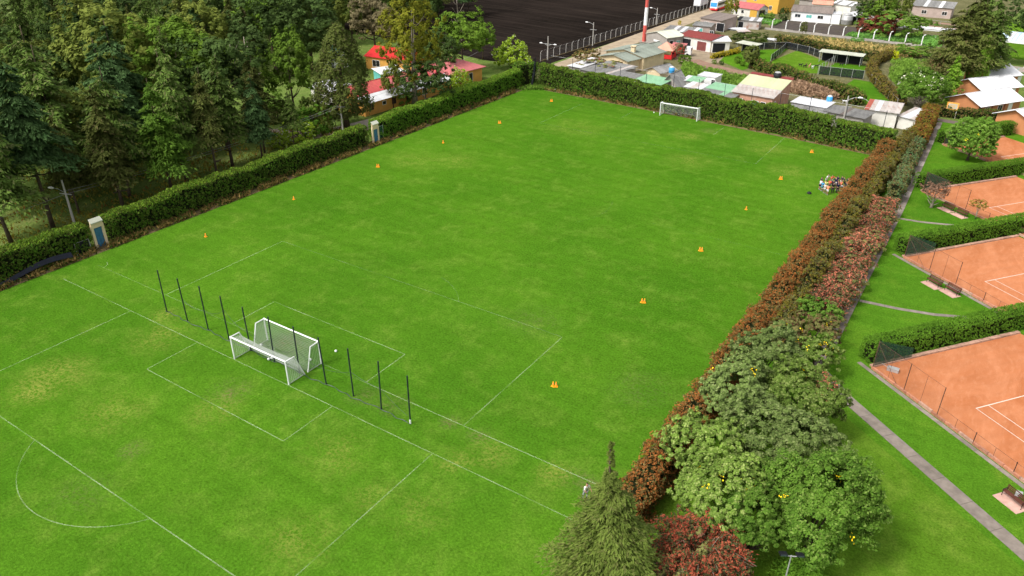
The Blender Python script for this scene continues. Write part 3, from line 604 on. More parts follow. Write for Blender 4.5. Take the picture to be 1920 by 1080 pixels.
proto('shrub', 2.6, trunk_mesh(1.8, .07, limbs=5, limb_z=(.1, .6), limb_len=.9, seed=41), dome_mesh(1.5, 1.35, 1.25, 60, 60, .2, .3, 81, -.8, flat=.9), 'broad', 'bark')
proto('bigshrub', 6., trunk_mesh(4.5, .2, limbs=8, limb_z=(.1, .6), limb_len=2.2, seed=42), dome_mesh(4.2, 2.9, 3.1, 130, 80, .3, .24, 82, -.8, flat=.8), 'bright', 'bark')
proto('bare', 14., trunk_mesh(14, .2, limbs=26, limb_z=(.25, .95), limb_len=3, seed=43, lean=.6, up=1.), None, None, 'palebark')
def tree(kind, x, y, h, label, leaf=None, name=None, cat='tree', rs=1., group=None, rz=None, z=0.):
    H, tr, cr, lf, bk, _ = TREES[kind]; k = h/H
    e = empty(name or ('conifer_tree' if ('conifer' in kind or kind == 'cypress') else 'broadleaf_tree'), (x, y, z), rz if rz is not None else random.uniform(0, 6.28), label=label, cat=cat, group=group)
    e.scale = (k*rs, k*rs, k)
    t = link('trunk', tr, None, e); 
    if not tr.materials: tr.materials.append(MAT[bk])
    if cr:
        if not cr.materials: cr.materials.append(None)
        c = link('crown', cr, None, e); c.material_slots[0].link = 'OBJECT'; c.material_slots[0].material = LM[leaf or lf]
    return e
def tree_px(kind, bx, by, ty, label, leaf=None, **k):
    p = at(bx, by); return tree(kind, p[0], p[1], max(1.5, height_at(p[0], p[1], ty)), label, leaf, **k)

# the row of conifers close behind the left hedge, from the left
row = [('conifer2', -47, 1.5, 165, 'conifer', 'dark conifer at the left edge of the photo behind the hedge', 1.1), ('conifer1', -48, 7, 95, 'conifer_b', 'tall blue green conifer second from the left edge', 1.05),
 ('conifer0', -49.5, 11.5, 205, 'conifer_o', 'shorter olive conifer just above the street lamp', .95), ('conifer3', -46, 15.5, 155, 'conifer_o', 'pale tipped conifer right of the nearer street lamp', 1.2),
 ('conifer2', -49, 18.5, 118, 'conifer', 'dark olive conifer between the pale tipped and the fresh green one', .95), ('conifer0', -45, 22.5, 138, 'conifer_g', 'fresh green drooping conifer standing out before the dark row', 1.1),
 ('conifer2', -48.5, 27.5, 88, 'conifer', 'big dark conifer in the middle of the hedge row', 1.05), ('conifer1', -45.5, 30.5, 120, 'conifer_o', 'slender dark conifer right of the big middle one', .95),
 ('conifer3', -47.5, 35, 96, 'conifer', 'tall drooping conifer with bare lower trunk', 1.2), ('conifer0', -45.2, 39, 135, 'conifer_b', 'blue green conifer second from the right end of the row', .95),
 ('conifer2', -49, 42.5, 92, 'conifer_o', 'olive conifer near the right end of the hedge row', .85), ('conifer1', -45.5, 46, 165, 'conifer', 'right end conifer of the hedge row above the clearing', .9)]
for kd, x, y, ty, lf, lb, rs in row: tree(kd, x, y, height_at(x, y, ty), lb, lf, rs=rs*.9, group='conifers in the row behind the left hedge')
mid = [('conifer1', -57, 4, 60, 'conifer_b'), ('conifer2', -56, 14, 75, 'conifer'), ('conifer0', -58, 24, 62, 'conifer_b'), ('conifer3', -58, 34, 48, 'conifer'), ('broad0', -56, 41, 80, 'broad_d'), ('conifer2', -66, 18, 40, 'conifer'), ('conifer0', -65, 30, 30, 'conifer_b'),
 ('broad1', -66, 42, 45, 'broad'), ('conifer1', -67, 8, 45, 'conifer_o'), ('broad2', -76, 36, 15, 'broad_o')]
mlab = ['tall blue green tree behind the one at the left edge', 'dark conifer behind the shorter olive one', 'blue green conifer behind the pale tipped one', 'slim conifer behind the fresh green drooping one', 'dark leafy tree behind the tall drooping conifer',
 'dark conifer in the third rank above the pale tipped one', 'blue green conifer in the third rank above the fresh green one', 'mid green leafy tree left of the slender pale stemmed tree', 'olive conifer in the third rank near the left edge', 'olive leafy tree above the clearing']
for (kd, x, y, ty, lf), lb in zip(mid, mlab):
    tree(kd, x, y, height_at(x, y, ty), lb, lf, group='second rank trees of the left forest')
# named trees of the left half
NT_ = [('cypress', 650, 240, 50, 'tall dense cypress before the ochre house', 'cypress', 1.), ('tallbroad', 777, 198, -14, 'tall yellow green tree towering over the red roofs', 'yellowg', .95),
 ('thin', 478, 228, 56, 'slender tree with pale bare stems left of the cypress', 'broad_d', 1.25), ('broad1', 553, 222, 68, 'green crowned tree with straight pale trunk beside the blue sign', 'broad', .8),
 ('broad2', 870, 135, 28, 'dark leafy tree behind the right red roof', 'broad', 1.1), ('broad0', 905, 112, 45, 'green tree between the red roof and the black field', 'broad', .9), ('broad1', 826, 150, 60, 'dull green tree leaning over the right red roof', 'broad_d', 1.0),
 ('broad0', 800, 208, 118, 'dark round tree right of the yellow green one', 'broad_d', 1.25), ('broad2', 738, 203, 122, 'small leaning tree before the red roof', 'broad_o', .62), ('broad2', 390, 150, 8, 'olive yellow leafy tree above the middle of the forest', 'broad_o', 1.05),
 ('conifer3', 470, 120, 12, 'brown grey tree crown at the top between green ones', 'greybrown', 1.3), ('broad2', 585, 130, -6, 'very dark big tree above the white tent', 'broad_d', 1.3), ('broad0', 520, 140, -10, 'large dark tree left of the cypress top', 'broad_d', 1.2),
 ('broad1', 705, 100, -2, 'brown grey leafy tree behind the bright red roof', 'greybrown', 1.1), ('bare', 862, 95, -8, 'bare grey branched tree beside the black field', None, .8), ('broad0', 640, 60, -30, 'dark tree at the top edge behind the cypress', 'broad_d', 1.1),
 ('broad1', 800, 60, -30, 'dark tree at the top edge behind the yellow green crown', 'broad_d', 1.), ('conifer1', 160, 120, -5, 'tall blue green conifer near the top left', 'conifer_b', 1.3), ('broad1', 60, 110, -20, 'grey green feathery tree in the top left corner', 'greyg', 1.3),
 ('broad2', 265, 100, -25, 'dark grey green tree at the top left of the forest', 'broad_d', 1.3), ('broad0', 610, 250, 200, 'dull olive tree between the sign and the street lamp', 'broad_o', .7), ('shrub', 700, 208, 190, 'small shrub at the corner of the ochre house', 'broad', .8)]
for kd, bx, by, ty, lb, lf, rs in NT_: tree_px(kd, bx, by, ty, lb, lf, rs=rs)
SHR = [('bigshrub', 958, 128, 78, 'bright green white flowered shrub tree by the far left corner', 'bright', .95), ('bigshrub', 863, 172, 132, 'pale bright green shrub before the right red roof', 'bright', .7), ('shrub', 590, 250, 198, 'dark green shrub left of the lamp post', 'hedge', .95),
 ('shrub', 560, 262, 225, 'white flowered shrub against the hedge', 'bright', 1.3), ('shrub', 525, 275, 250, 'low pale flowering shrub left of the lamp post', 'bright', 1.2), ('shrub', 522, 226, 188, 'rounded dark bush beside the blue sign', 'hedge_d', 1.2),
 ('shrub', 500, 205, 165, 'fresh green bush under the slender tree', 'weeds', 1.2), ('shrub', 583, 230, 180, 'narrow dark shrub behind the lamp post', 'hedge_d', .6), ('shrub', 755, 196, 165, 'leafy shrub beneath the white eaves', 'weeds', 1.)]
for kd, bx, by, ty, lb, lf, rs in SHR: tree_px(kd, bx, by, ty, lb, lf, rs=rs, name='shrub', cat='shrub')
# the forest mass behind
fr = random.Random(3); n_f = 0
zone_block = [(-76, 50, -40, 128), (-100, 88, -60, 125), (-62, 44, -50, 66), (-70, 22, -48, 50), (-98, 46, -48, 82)]
for gx in range(-165, -58, 8):
    for gy in range(-2, 190, 8):
        x, y = gx+fr.uniform(-2.8, 2.8), gy+fr.uniform(-2.8, 2.8)
        d = np.array([x, y, 6.])-CAM; px, py = 960+FPX*(d@CR)/(d@CF), 540-FPX*(d@CU)/(d@CF)
        if px < -60 or px > 880 or py < -110: continue
        if any(a < x < c and b < y < e for a, b, c, e in zone_block): continue
        if x > -95 and y > 118: continue
        if x < -100 and fr.random() < .12: continue
        q = fr.random()
        if q < .76: kd, lf, ds = 'conifer%d' % fr.randrange(4), fr.choice(['conifer', 'conifer_b', 'conifer', 'conifer_o']), 'dark green conifer'
        elif q < .90: kd, lf, ds = 'broad%d' % fr.randrange(3), fr.choice(['broad_d', 'broad_d', 'broad']), 'dark leafy tree'
        elif q < .95: kd, lf, ds = 'broad%d' % fr.randrange(3), 'broad_o', 'olive green leafy tree'
        else: kd, lf, ds = 'thin', 'greyg', 'grey green thin tree'
        tree(kd, x, y, fr.uniform(13, 20) if kd[:3] == 'con' else fr.uniform(10, 15), ds+' within the crowded forest mass of the left half', lf, rs=fr.uniform(.62, .85) if kd[:3] == 'con' else fr.uniform(.85, 1.15), group=ds+'s of the forest mass'); n_f += 1
# undergrowth
scatter('forest_undergrowth', [(-40.5, -5), (-40.5, 60), (-60, 60), (-75, 40), (-75, -5)], 7000, 'olive', .3, 'undergrowth and tall grass beneath the conifers', h=(.02, .5), elong=2.2)

# trees by the camera on the right
def unique_tree(name, x, y, rx, rz, zc, leaf, label, clumps=240, per=120, size=.2, cr=.2, seed=0, flowers=None, nfl=0, bark='bark', low=-.45, cat='tree', flat=.6, lobes=.23, spotsize=.13, flper=7):
    e = empty(name, (x, y, 0), label=label, cat=cat)
    link('trunk', trunk_mesh(zc, .2, limbs=10, limb_z=(.25, .95), limb_len=rx*.75, seed=seed, lean=.2), MAT[bark], e)
    link('crown', dome_mesh(rx, rz, zc, int(clumps*1.25), int(per*1.25), size*.82, cr*.92, seed, low, flat=flat, lobes=lobes), LM[leaf], e)
    if flowers: link('flowers', top_leaves(rx, rz, zc, int(nfl*1.1), flper, spotsize, None, .14, seed), LM[flowers], e)
    return e
UT = [('broadleaf_tree', 39.6, 21.9, 2.7, 2.2, 4.3, 'greyg', 'grey green round tree next to the rust hedge, farthest of the big near group', 200, 100, .22, 1, None, 0),
 ('broadleaf_tree', 38.9, 15.6, 2.6, 2.2, 4.4, 'greyg', 'grey green tree leaning against the rust brown hedge', 200, 100, .2, 2, 'flower', 3),
 ('broadleaf_tree', 43.4, 17.6, 2.8, 2.1, 4.2, 'jac2', 'mid green tree by the end of the footpath', 230, 100, .2, 3, 'flower', 3),
 ('broadleaf_tree', 43.4, 11.6, 3.15, 2.4, 4.3, 'greyg', 'broad grey green tree in the middle of the near group', 260, 110, .2, 4, None, 0),
 ('broadleaf_tree', 39.2, 7.6, 2.3, 2.1, 4.3, 'jac2', 'green tree at the left of the near group beside the rust hedge', 180, 110, .19, 5, None, 0),
 ('broadleaf_tree', 41.7, 3.9, 2.5, 1.9, 4.3, 'jac2', 'yellow flowered tree above the red bush', 220, 120, .19, 6, 'flower', 13),
 ('broadleaf_tree', 47.5, 6.2, 3.8, 2.7, 4.6, 'jac', 'large deep green dome tree at the right of the near group', 380, 130, .18, 7, 'flower', 5),
 ('broadleaf_tree', 44.2, 2.9, 2.2, 1.8, 4.2, 'jac', 'small deep green tree between the red bush and the large dome tree', 170, 120, .18, 8, None, 0)]
for nm, x, y, rx, rz, zc, lf, lb, cl, per, sz, sd_, fl, nf in UT: unique_tree(nm, x, y, rx, rz, zc, lf, lb, cl, per, sz, seed=sd_, flowers=fl, nfl=nf)
UB = [('shrub', 40.6, 36.0, 1.9, 1.2, 2.0, 'jac', 'dark green bush where the pink shrubs end', 'wflower', 0), ('shrub', 41.3, 31.6, 2.2, 1.4, 2.2, 'twiggreen', 'dull green bush behind the yellow flowers', 'flower', 3),
 ('shrub', 42.6, 27.6, 2.1, 1.4, 2.3, 'jac2', 'bush with a bright cluster of yellow flowers', 'flower', 12), ('shrub', 39.4, 28.6, 1.8, 1.4, 2.6, 'twiggreen', 'twiggy bush with a few yellow flowers beside the rust hedge', 'flower', 6),
 ('shrub', 43.9, 24.0, 1.3, 1.0, 1.5, 'coton', 'rusty pink bush at the bend of the footpath', None, 0)]
for i, (nm, x, y, rx, rz, zc, lf, lb, fl, nf) in enumerate(UB): unique_tree(nm, x, y, rx, rz, zc, lf, lb, 110, 80, .19, seed=30+i, flowers=fl if nf else None, nfl=nf, cat='shrub', low=-.6)
# pink leaved shrubs between the olive hedge and the footpath
cx = [(40.9, 39.2, 1.9), (41.0, 43.0, 2.0), (40.9, 47.0, 2.0), (41.1, 51.0, 1.9), (40.8, 55.0, 1.8), (41.1, 58.8, 1.9), (40.9, 62.6, 1.8), (41.0, 66.6, 1.8), (40.8, 70.6, 1.7)]
def spray_mesh(rx, h, nb, m, size, seed):
    """arching shrub branches set with small leaves"""
    global rng; sv = rng; rng = np.random.default_rng(seed)
    az = rng.uniform(0, 6.283, nb); ln = rx*rng.uniform(.5, 1.15, nb); hh = h*rng.uniform(.55, 1.05, nb)
    s = rng.uniform(.05, 1, (nb, m)); r = ln[:, None]*s; z = hh[:, None]*(np.sin(np.pi*(s*.62+.06))*1.02); c = rng.uniform(-.5, .5, (nb, 1))*s*s
    x = np.cos(az[:, None]+c)*r; y = np.sin(az[:, None]+c)*r
    P = np.stack([x, y, z], 2).reshape(-1, 3)+rng.normal(size=(nb*m, 3))*.07; P[:, 2] = np.maximum(P[:, 2], .1); n = nb*m
    V, F = leaves(P, unit(n)*.7+np.array([0, 0, .8]), size*rng.uniform(.6, 1.3, n), 2.2)
    mb = MB()
    for i in range(0, nb, 2):
        q = [(math.cos(az[i]+c[i, 0]*t/.8*0)*ln[i]*t, math.sin(az[i])*ln[i]*t, hh[i]*math.sin(math.pi*(t*.62+.06))) for t in (0, .3, .6, 1.)]; mb.tube(q, [.03, .022, .015, .008], 3)
    rng = sv; return mesh_np('leaves', V, F), mb.mesh('branches')
sp = [spray_mesh(2.0, 2.6, 150, 60, .16, 5), spray_mesh(2.0, 2.3, 150, 60, .16, 6)]
spots = ['nearest', 'second nearest', 'third nearest', 'fourth nearest', 'middle', 'fourth farthest', 'third farthest', 'second farthest', 'farthest']
for i, (x, y, s_) in enumerate(cx):
    e = empty('pink_shrub', (x, y, 0), i*1.3, label='pinkish arching shrub beside the footpath, '+spots[i]+' of its row', cat='shrub', group='pinkish shrubs beside the footpath'); e.scale = (s_/1.75, s_/1.75, 1+.1*math.sin(i*2))
    a, b = sp[i % 2]
    if not a.materials: a.materials.append(LM['coton']); b.materials.append(MAT['palebark'])
    link('leaves', a, None, e); link('branches', b, None, e)
    # green inner growth
    g = TREES['shrub'][2]; c = link('inner_foliage', g, None, e); c.scale = (1.15, 1.15, .95)
    if not g.materials: g.materials.append(None)
    c.material_slots[0].link = 'OBJECT'; c.material_slots[0].material = LM['twiggreen']
a, b = spray_mesh(3.1, 4.6, 330, 90, .15, 11)
e = empty('red_bush', (42.2, -1.2, 0), label='large red leaved bush at the bottom of the photo', cat='shrub'); link('leaves', a, LM['redbush'], e); link('branches', b, MAT['palebark'], e)
link('inner_foliage', dome_mesh(2.6, 2.0, 2.0, 160, 90, .18, .25, 91, -.8), LM['twiggreen'], e)
# feathery conifer in the foreground
e = empty('conifer_tree', (38.3, -5.2, 0), label='large feathery yellow green conifer in the foreground by the man in white', cat='tree')
e.rotation_euler.y = -.055
link('trunk', trunk_mesh(12.6, .3, seed=77, lean=.1), MAT['bark'], e)
link('crown', conifer_mesh(13.3, .3, 2.95, 620, 120, .17, .38, 1., 77, 3.4, .17, prof=((0, .3, .45, .6, .72, .80, .88, 1), (1, .96, .82, .54, .27, .09, .02, .002))), LM['feather'], e)
e = empty('conifer_tree', (48.2, 2.6, 0), label='small clipped bright green conifer by the floodlights', cat='tree')
link('trunk', trunk_mesh(2.2, .08, seed=78), MAT['bark'], e); link('crown', conifer_mesh(2.9, .1, 1.9, 300, 40, .14, .1, .7, 78, 1.8, .35), LM['hedge_l'], e)

# trees at the upper right
RT = [('conifer2', 1768, 172, 10, 'conifer_o', 'olive needled tree at the left of the clump above the white flowered tree', 1.1), ('conifer2', 1790, 160, -20, 'cypress', 'tall dark conifer in the middle of the upper right clump', 1.0), ('conifer0', 1806, 172, -5, 'cypress', 'dense olive tree in the front of the upper right clump', 1.1),
 ('conifer0', 1832, 150, -30, 'conifer', 'dark conifer at the right of the upper right clump', .95), ('conifer3', 1838, 162, 12, 'conifer', 'dark dense tree left of the blue roofed pavilion', 1.3), ('cypress', 1824, 176, 70, 'ivy', 'mass of bright ivy climbing the front of the upper right clump', .62), ('conifer1', 1815, 130, -45, 'conifer', 'tallest dark conifer at the back of the upper right clump', 1.), ('broad0', 1752, 172, 100, 'twiggreen', 'twisted olive tree at the foot of the conifer clump', .8)]
for kd, bx, by, ty, lf, lb, rs in RT: tree_px(kd, bx, by, ty, lb, lf, rs=rs)
RT = [('broad2', 56, 215, -10, 'broad_d', 'dark tree in the top right corner', 1.3), ('broad0', 50, 222, 5, 'broad_d', 'dark tree behind the pavilion roof', 1.2),
 ('broad1', 13.6, 219, -8, 'broad', 'green crowned tree above the vegetable garden', 1.), ('broad2', 9.5, 223, -4, 'broad_d', 'dark tree left of the green crowned one above the garden', 1.), ('broad0', 17, 226, -15, 'broad_o', 'olive tree at the top above the crop rows', .9)]
for kd, x, y, ty, lf, lb, rs in RT: tree(kd, x, y, height_at(x, y, ty), lb, lf, rs=rs)
tree('conifer3', 40.8, 143, 9.5, 'ivy covered conifer at the near side of the upper right clump', 'ivy', rs=1.25)
tree('shrub', 40.3, 137, 3.6, 'ivy covered shrub above the brown hedge', 'ivy', name='shrub', cat='shrub', rs=1.2)
def whiteflower():
    x, y = 36.6, 131.0
    e = empty('broadleaf_tree', (x, y, 0), label='white flowered dome tree with ribbed trunk right of the small white house', cat='tree')
    link('trunk', trunk_mesh(3.4, .3, limbs=8, limb_z=(.3, .9), limb_len=2.2, seed=55, multi=4, lean=.25), MAT['palebark'], e)
    link('crown', dome_mesh(4.2, 2.8, 4.7, 380, 90, .22, .2, 66, -.35), LM['jac'], e); link('flowers', top_leaves(4.3, 3.0, 4.7, 60, 5, .2, None, .15, 66), LM['wflower'], e)
whiteflower()
unique_tree('broadleaf_tree', 48.2, 103.2, 3.2, 3.1, 4.0, 'jac', 'round green tree between the two farthest clay courts', 330, 90, .22, .2, 68, 'flower', 5, low=-.75, lobes=.12)
unique_tree('broadleaf_tree', 46.1, 78.0, 1.5, .95, 2.5, 'purple', 'small purple brown tree beside the third clay court', 90, 50, .14, .24, 69, low=-.6, bark='palebark')
tree('thin', 51.6, 77.0, 2.6, 'thin yellow green sapling beside the third court benches', 'olive', rs=1.6, name='sapling')
unique_tree('broadleaf_tree', -2.3, 149, 1.9, 2.1, 3.1, 'cypress', 'small round topped tree on the village lawn', 120, 60, .25, .26, 70, low=-.8, lobes=.08)
VT = [('broad0', -2.4, 196.5, 42, 'broad_o', 'yellow green tree before the garden fence', .6), ('broad2', -29, 213, -6, 'yellowg', 'weeping yellow green tree left of the red roofed house', .8),
 ('shrub', -11.5, 178.5, 62, 'hedge_d', 'dark bush behind the small open shed', 2.6), ('broad1', -20, 148.5, 82, 'greybrown', 'brown twiggy tree next to the red gazebo', .9), ('shrub', -17.3, 145.5, 103, 'broad', 'green bush right of the brown twiggy tree', 1.3),
 ('shrub', -28.5, 122.8, 112, 'twiggreen', 'olive bush before the cream walled house', 2.2), ('shrub', -37.5, 133, 92, 'brownh', 'reddish bush left of the cream walled house', 1.6), ('shrub', -11, 149, 118, 'broad', 'small orchard bush beside the dirt path', .9), ('shrub', -9.2, 149, 119, 'broad_d', 'dark orchard bush beside the dirt path', .9),
 ('shrub', -6.5, 153, 105, 'broad', 'leafy bush on the edge of the village lawn', .8), ('shrub', -4.5, 150.5, 115, 'broad', 'leafy bush left of the round topped tree', .9), ('shrub', 24.3, 180, 95, 'lime', 'lime yellow bush at the top of the curved hedge', 1.1),
 ('shrub', -15.0, 222, 14, 'broad_d', 'dark upright shrub left of the white house', .6), ('shrub', -20, 221, 24, 'weeds', 'green shrubbery by the red roofed house', 2.2), ('shrub', 12, 212, 31, 'maroon', 'maroon bush under the tree above the garden', 1.0), ('shrub', 16, 211, 26, 'maroon', 'smaller maroon bush beside the crop rows', 1.0),
 ('shrub', 19, 213, 22, 'weeds', 'green shrub right of the maroon bushes', 2.), ('shrub', 28, 187, 82, 'weeds', 'weedy green bush beyond the curved hedge', 2.4), ('shrub', -39.2, 196, 38, 'yhedge', 'small yellow bush beside the dirt track', .6),
 ('shrub', 12.5, 197, 70, 'crop', 'pale green bush before the garden wall', 2.0), ('shrub', 6.5, 195, 72, 'weeds', 'small green bush beyond the long shelter', .9)]
for kd, x, y, ty, lf, lb, rs in VT: tree(kd, x, y, max(1., height_at(x, y, ty)), lb, lf, rs=rs, name='shrub' if kd == 'shrub' else None, cat='shrub' if kd == 'shrub' else 'tree')
scatter('garden_weeds', [(-12, 142), (0, 139.5), (6, 127), (-12, 129), (-18, 147)], 7000, 'weeds', .5, 'tall green weeds beyond the mint roofs', h=(.05, .7), elong=1.8)
scatter('crop_rows', [(8, 203), (33, 201), (31, 216), (14, 217), (8, 208)], 9000, 'crop', .45, 'rows of leafy green crops in the vegetable garden', h=(.05, .8), elong=1.5)
scatter('crop_patch', [(-22, 212), (-14.5, 211), (-14.5, 219), (-21, 219)], 3000, 'crop', .45, 'green crops beside the red roofed house', h=(.05, .7), elong=1.5)
scatter('dry_grass', [(-6, 186), (8, 184), (24, 181), (30, 186), (28, 195), (0, 197), (-8, 192)], 9000, 'dry', .5, 'dry straw coloured grass behind the pens', h=(.05, .6))
scatter('tall_grass', [(24, 180), (27, 158), (33, 142), (38, 138), (39, 160), (34, 182)], 6000, 'weeds', .4, 'tall grass inside the curved hedge', h=(.02, .5))
scatter('twig_heap', [(9, 141), (16, 136.8), (22, 131), (20, 128.5), (12, 131), (8, 137)], 6000, 'greytwig', .5, 'heap of dead brown twigs beside the dark hedge', h=(.1, 1.3), up=.2)
#--PART2--
# ------------------------------------------------------------------ houses
MC = {}
def corr_sheet(w, l, amp=.035, waves=4):
    key = (round(w, 2), round(l, 2))
    if key not in MC:
        V, F = [], []; n = waves*2
        for i in range(n+1):
            z = amp if i % 2 else -amp
            V += [(w*i/n, 0, z), (w*i/n, l, z), (w*i/n, 0, z-.03), (w*i/n, l, z-.03)]
        for i in range(n):
            a = i*4; b = a+4; F += [(a, b, b+1, a+1), (a+2, a+3, b+3, b+2), (a, a+2, b+2, b), (a+1, b+1, b+3, a+3)]
        F += [(0, 1, 3, 2), (n*4, n*4+2, n*4+3, n*4+1)]
        me = bpy.data.meshes.new('roof_sheet'); me.from_pydata(V, [], F); me.materials.append(None); MC[key] = me
    return MC[key]
def slope(parent, o, ex, ey, n, bands):
    """cover a roof slope with sheets: o corner, ex along the eave, ey up the slope"""
    o, ex, ey = Vector(o), Vector(ex), Vector(ey); L_, l = ex.length, ey.length; X, Y = ex.normalized(), ey.normalized(); Z = X.cross(Y)
    w = L_/n
    for f0, f1, mats in bands:
        me = corr_sheet(w*1.03, l*(f1-f0)+.06)
        for i in range(n):
            m = mats if not isinstance(mats, list) else mats[int(random.random()**1.6*len(mats))]
            ob = bpy.data.objects.new('roof_sheet', me); COL.objects.link(ob); ob.parent = parent
            p = o+X*(i*w)+Y*(l*f0-.03)+Z*(.045+.02*(f0 > 0)+random.uniform(0, .012))
            mt = Matrix.Identity(4)
            for r in range(3): mt[r][0], mt[r][1], mt[r][2], mt[r][3] = X[r], Y[r], Z[r], p[r]
            ob.matrix_local = mt; ob.material_slots[0].link = 'OBJECT'; ob.material_slots[0].material = MAT[m]
def house(name, label, A, B, D, h, roof, rh, wall, roofm, wins=(), oh=.35, wall2=None, bands=None, sw=1.15, px=True, cat='house', group=None, open_sides=False, rpanel=None):
    if px: A, B = at(*A, h)[:2], at(*B, h)[:2]
    A, B = np.array(A, float), np.array(B, float); L_ = float(np.linalg.norm(B-A)); rz = math.atan2(B[1]-A[1], B[0]-A[0])
    e = empty(name, (A[0], A[1], 0), rz, label=label, cat=cat, group=group)
    bands = bands or [(0, 1, roofm)]; z0 = -.1; t = .05
    if open_sides:
        for x in np.linspace(.1, L_-.1, max(2, int(L_/3)+1)):
            MB().tube([(x, .1, 0), (x, .1, h)], .07, 6).obj('post', MAT['steel'], e); MB().tube([(x, D-.1, 0), (x, D-.1, h+(rh if roof == 'sf' else 0))], .07, 6).obj('post', MAT['steel'], e)
        MB().box(0, D-.05, 0, L_, D, h+(rh if roof == 'sf' else 0)-.1).obj('back_wall', MAT['blackwood'], e)
    else:
        mb = MB()
        if roof == 'gx':
            P = [(0, z0), (D, z0), (D, h-t), (D/2, h+rh-t), (0, h-t)]
            a = [(0, y, z) for y, z in P]; b = [(L_, y, z) for y, z in P]
        elif roof == 'gy':
            P = [(0, z0), (L_, z0), (L_, h-t), (L_/2, h+rh-t), (0, h-t)]
            a = [(x, 0, z) for x, z in P]; b = [(x, D, z) for x, z in P]
        elif roof == 'sf':
            P = [(0, z0), (D, z0), (D, h+rh-t), (0, h-t)]; a = [(0, y, z) for y, z in P]; b = [(L_, y, z) for y, z in P]
        else:
            P = [(0, z0), (D, z0), (D, h-t), (0, h-t)]; a = [(0, y, z) for y, z in P]; b = [(L_, y, z) for y, z in P]
        n = len(P); mb.v = a+b; mb.f = [tuple(range(n)), tuple(range(2*n-1, n-1, -1))]+[(i, n+i, n+(i+1) % n, (i+1) % n) for i in range(n)]
        mb.obj('wall', MAT[wall], e)
    nx = max(2, round((L_+2*oh)/sw)); ny = max(2, round((D+2*oh)/sw))
    if roof == 'gx':
        k = rh/(D/2); slope(e, (-oh, -oh, h-oh*k), (L_+2*oh, 0, 0), (0, D/2+oh, rh+oh*k), nx, bands); slope(e, (L_+oh, D+oh, h-oh*k), (-(L_+2*oh), 0, 0), (0, -(D/2+oh), rh+oh*k), nx, bands)
        MB().tube([(-oh, D/2, h+rh+.09), (L_+oh, D/2, h+rh+.09)], .09, 6).obj('ridge_cap', MAT[rpanel or (roofm if not isinstance(roofm, list) else roofm[0])], e)
    elif roof == 'gy':
        k = rh/(L_/2); slope(e, (-oh, D+oh, h-oh*k), (0, -(D+2*oh), 0), (L_/2+oh, 0, rh+oh*k), ny, bands); slope(e, (L_+oh, -oh, h-oh*k), (0, D+2*oh, 0), (-(L_/2+oh), 0, rh+oh*k), ny, bands)
        MB().tube([(L_/2, -oh, h+rh+.09), (L_/2, D+oh, h+rh+.09)], .09, 6).obj('ridge_cap', MAT[rpanel or (roofm if not isinstance(roofm, list) else roofm[0])], e)
    elif roof == 'sf':
        k = rh/D; slope(e, (-oh, -oh, h-oh*k), (L_+2*oh, 0, 0), (0, D+2*oh, rh+2*oh*k), nx, bands)
    elif roof == 'hip':
        o2 = .7; q = [(-o2, -o2, h-.2), (L_+o2, -o2, h-.2), (L_+o2, D+o2, h-.2), (-o2, D+o2, h-.2)]; r0, r1 = (D/2, D/2, h+rh), (L_-D/2, D/2, h+rh)
        if L_ <= D+.2: r0 = r1 = (L_/2, D/2, h+rh)
        for fc in ([q[0], q[1], r1, r0], [q[1], q[2], r1], [q[2], q[3], r0, r1], [q[3], q[0], r0]):
            fc = [p for i, p in enumerate(fc) if p != fc[i-1]]
            MB().slab([(p[0], p[1], p[2]+.12) for p in fc], .1).obj('roof_panel', MAT[roofm], e)
    for wd in wins:
        side, x, z, w, hh = wd[:5]; m = wd[5] if len(wd) > 5 else 'darkglass'; fm = wd[6] if len(wd) > 6 else 'white'; door = z < .3; nm = 'door' if door else 'window'
        if side == 'F': mk = lambda a, y0, y1, b, z0_, z1_: (a, -y1, z0_, b, -y0, z1_)
        elif side == 'R': mk = lambda a, y0, y1, b, z0_, z1_: (L_+y0, a, z0_, L_+y1, b, z1_)
        else: mk = lambda a, y0, y1, b, z0_, z1_: (-y1, D-b, z0_, -y0, D-a, z1_)
        f = MB()
        for q in ((x-.07, .0, .05, x, z, z+hh), (x+w, .0, .05, x+w+.07, z, z+hh), (x-.07, .0, .05, x+w+.07, z+hh, z+hh+.07), (x-.07, .0, .07, x+w+.07, z-.07, z)): f.box(*mk(*q))
        fo = f.obj(nm, MAT[fm], e); MB().box(*mk(x, .004, .022, x+w, z, z+hh)).obj('pane' if not door else 'door_leaf', MAT[m], fo)  # a near-black leaf paints the shade of an open doorway
        if not door and w > .9: MB().box(*mk(x+w/2-.025, .023, .045, x+w/2+.025, z, z+hh)).obj('mullion', MAT[fm], fo)
    return e
H = house
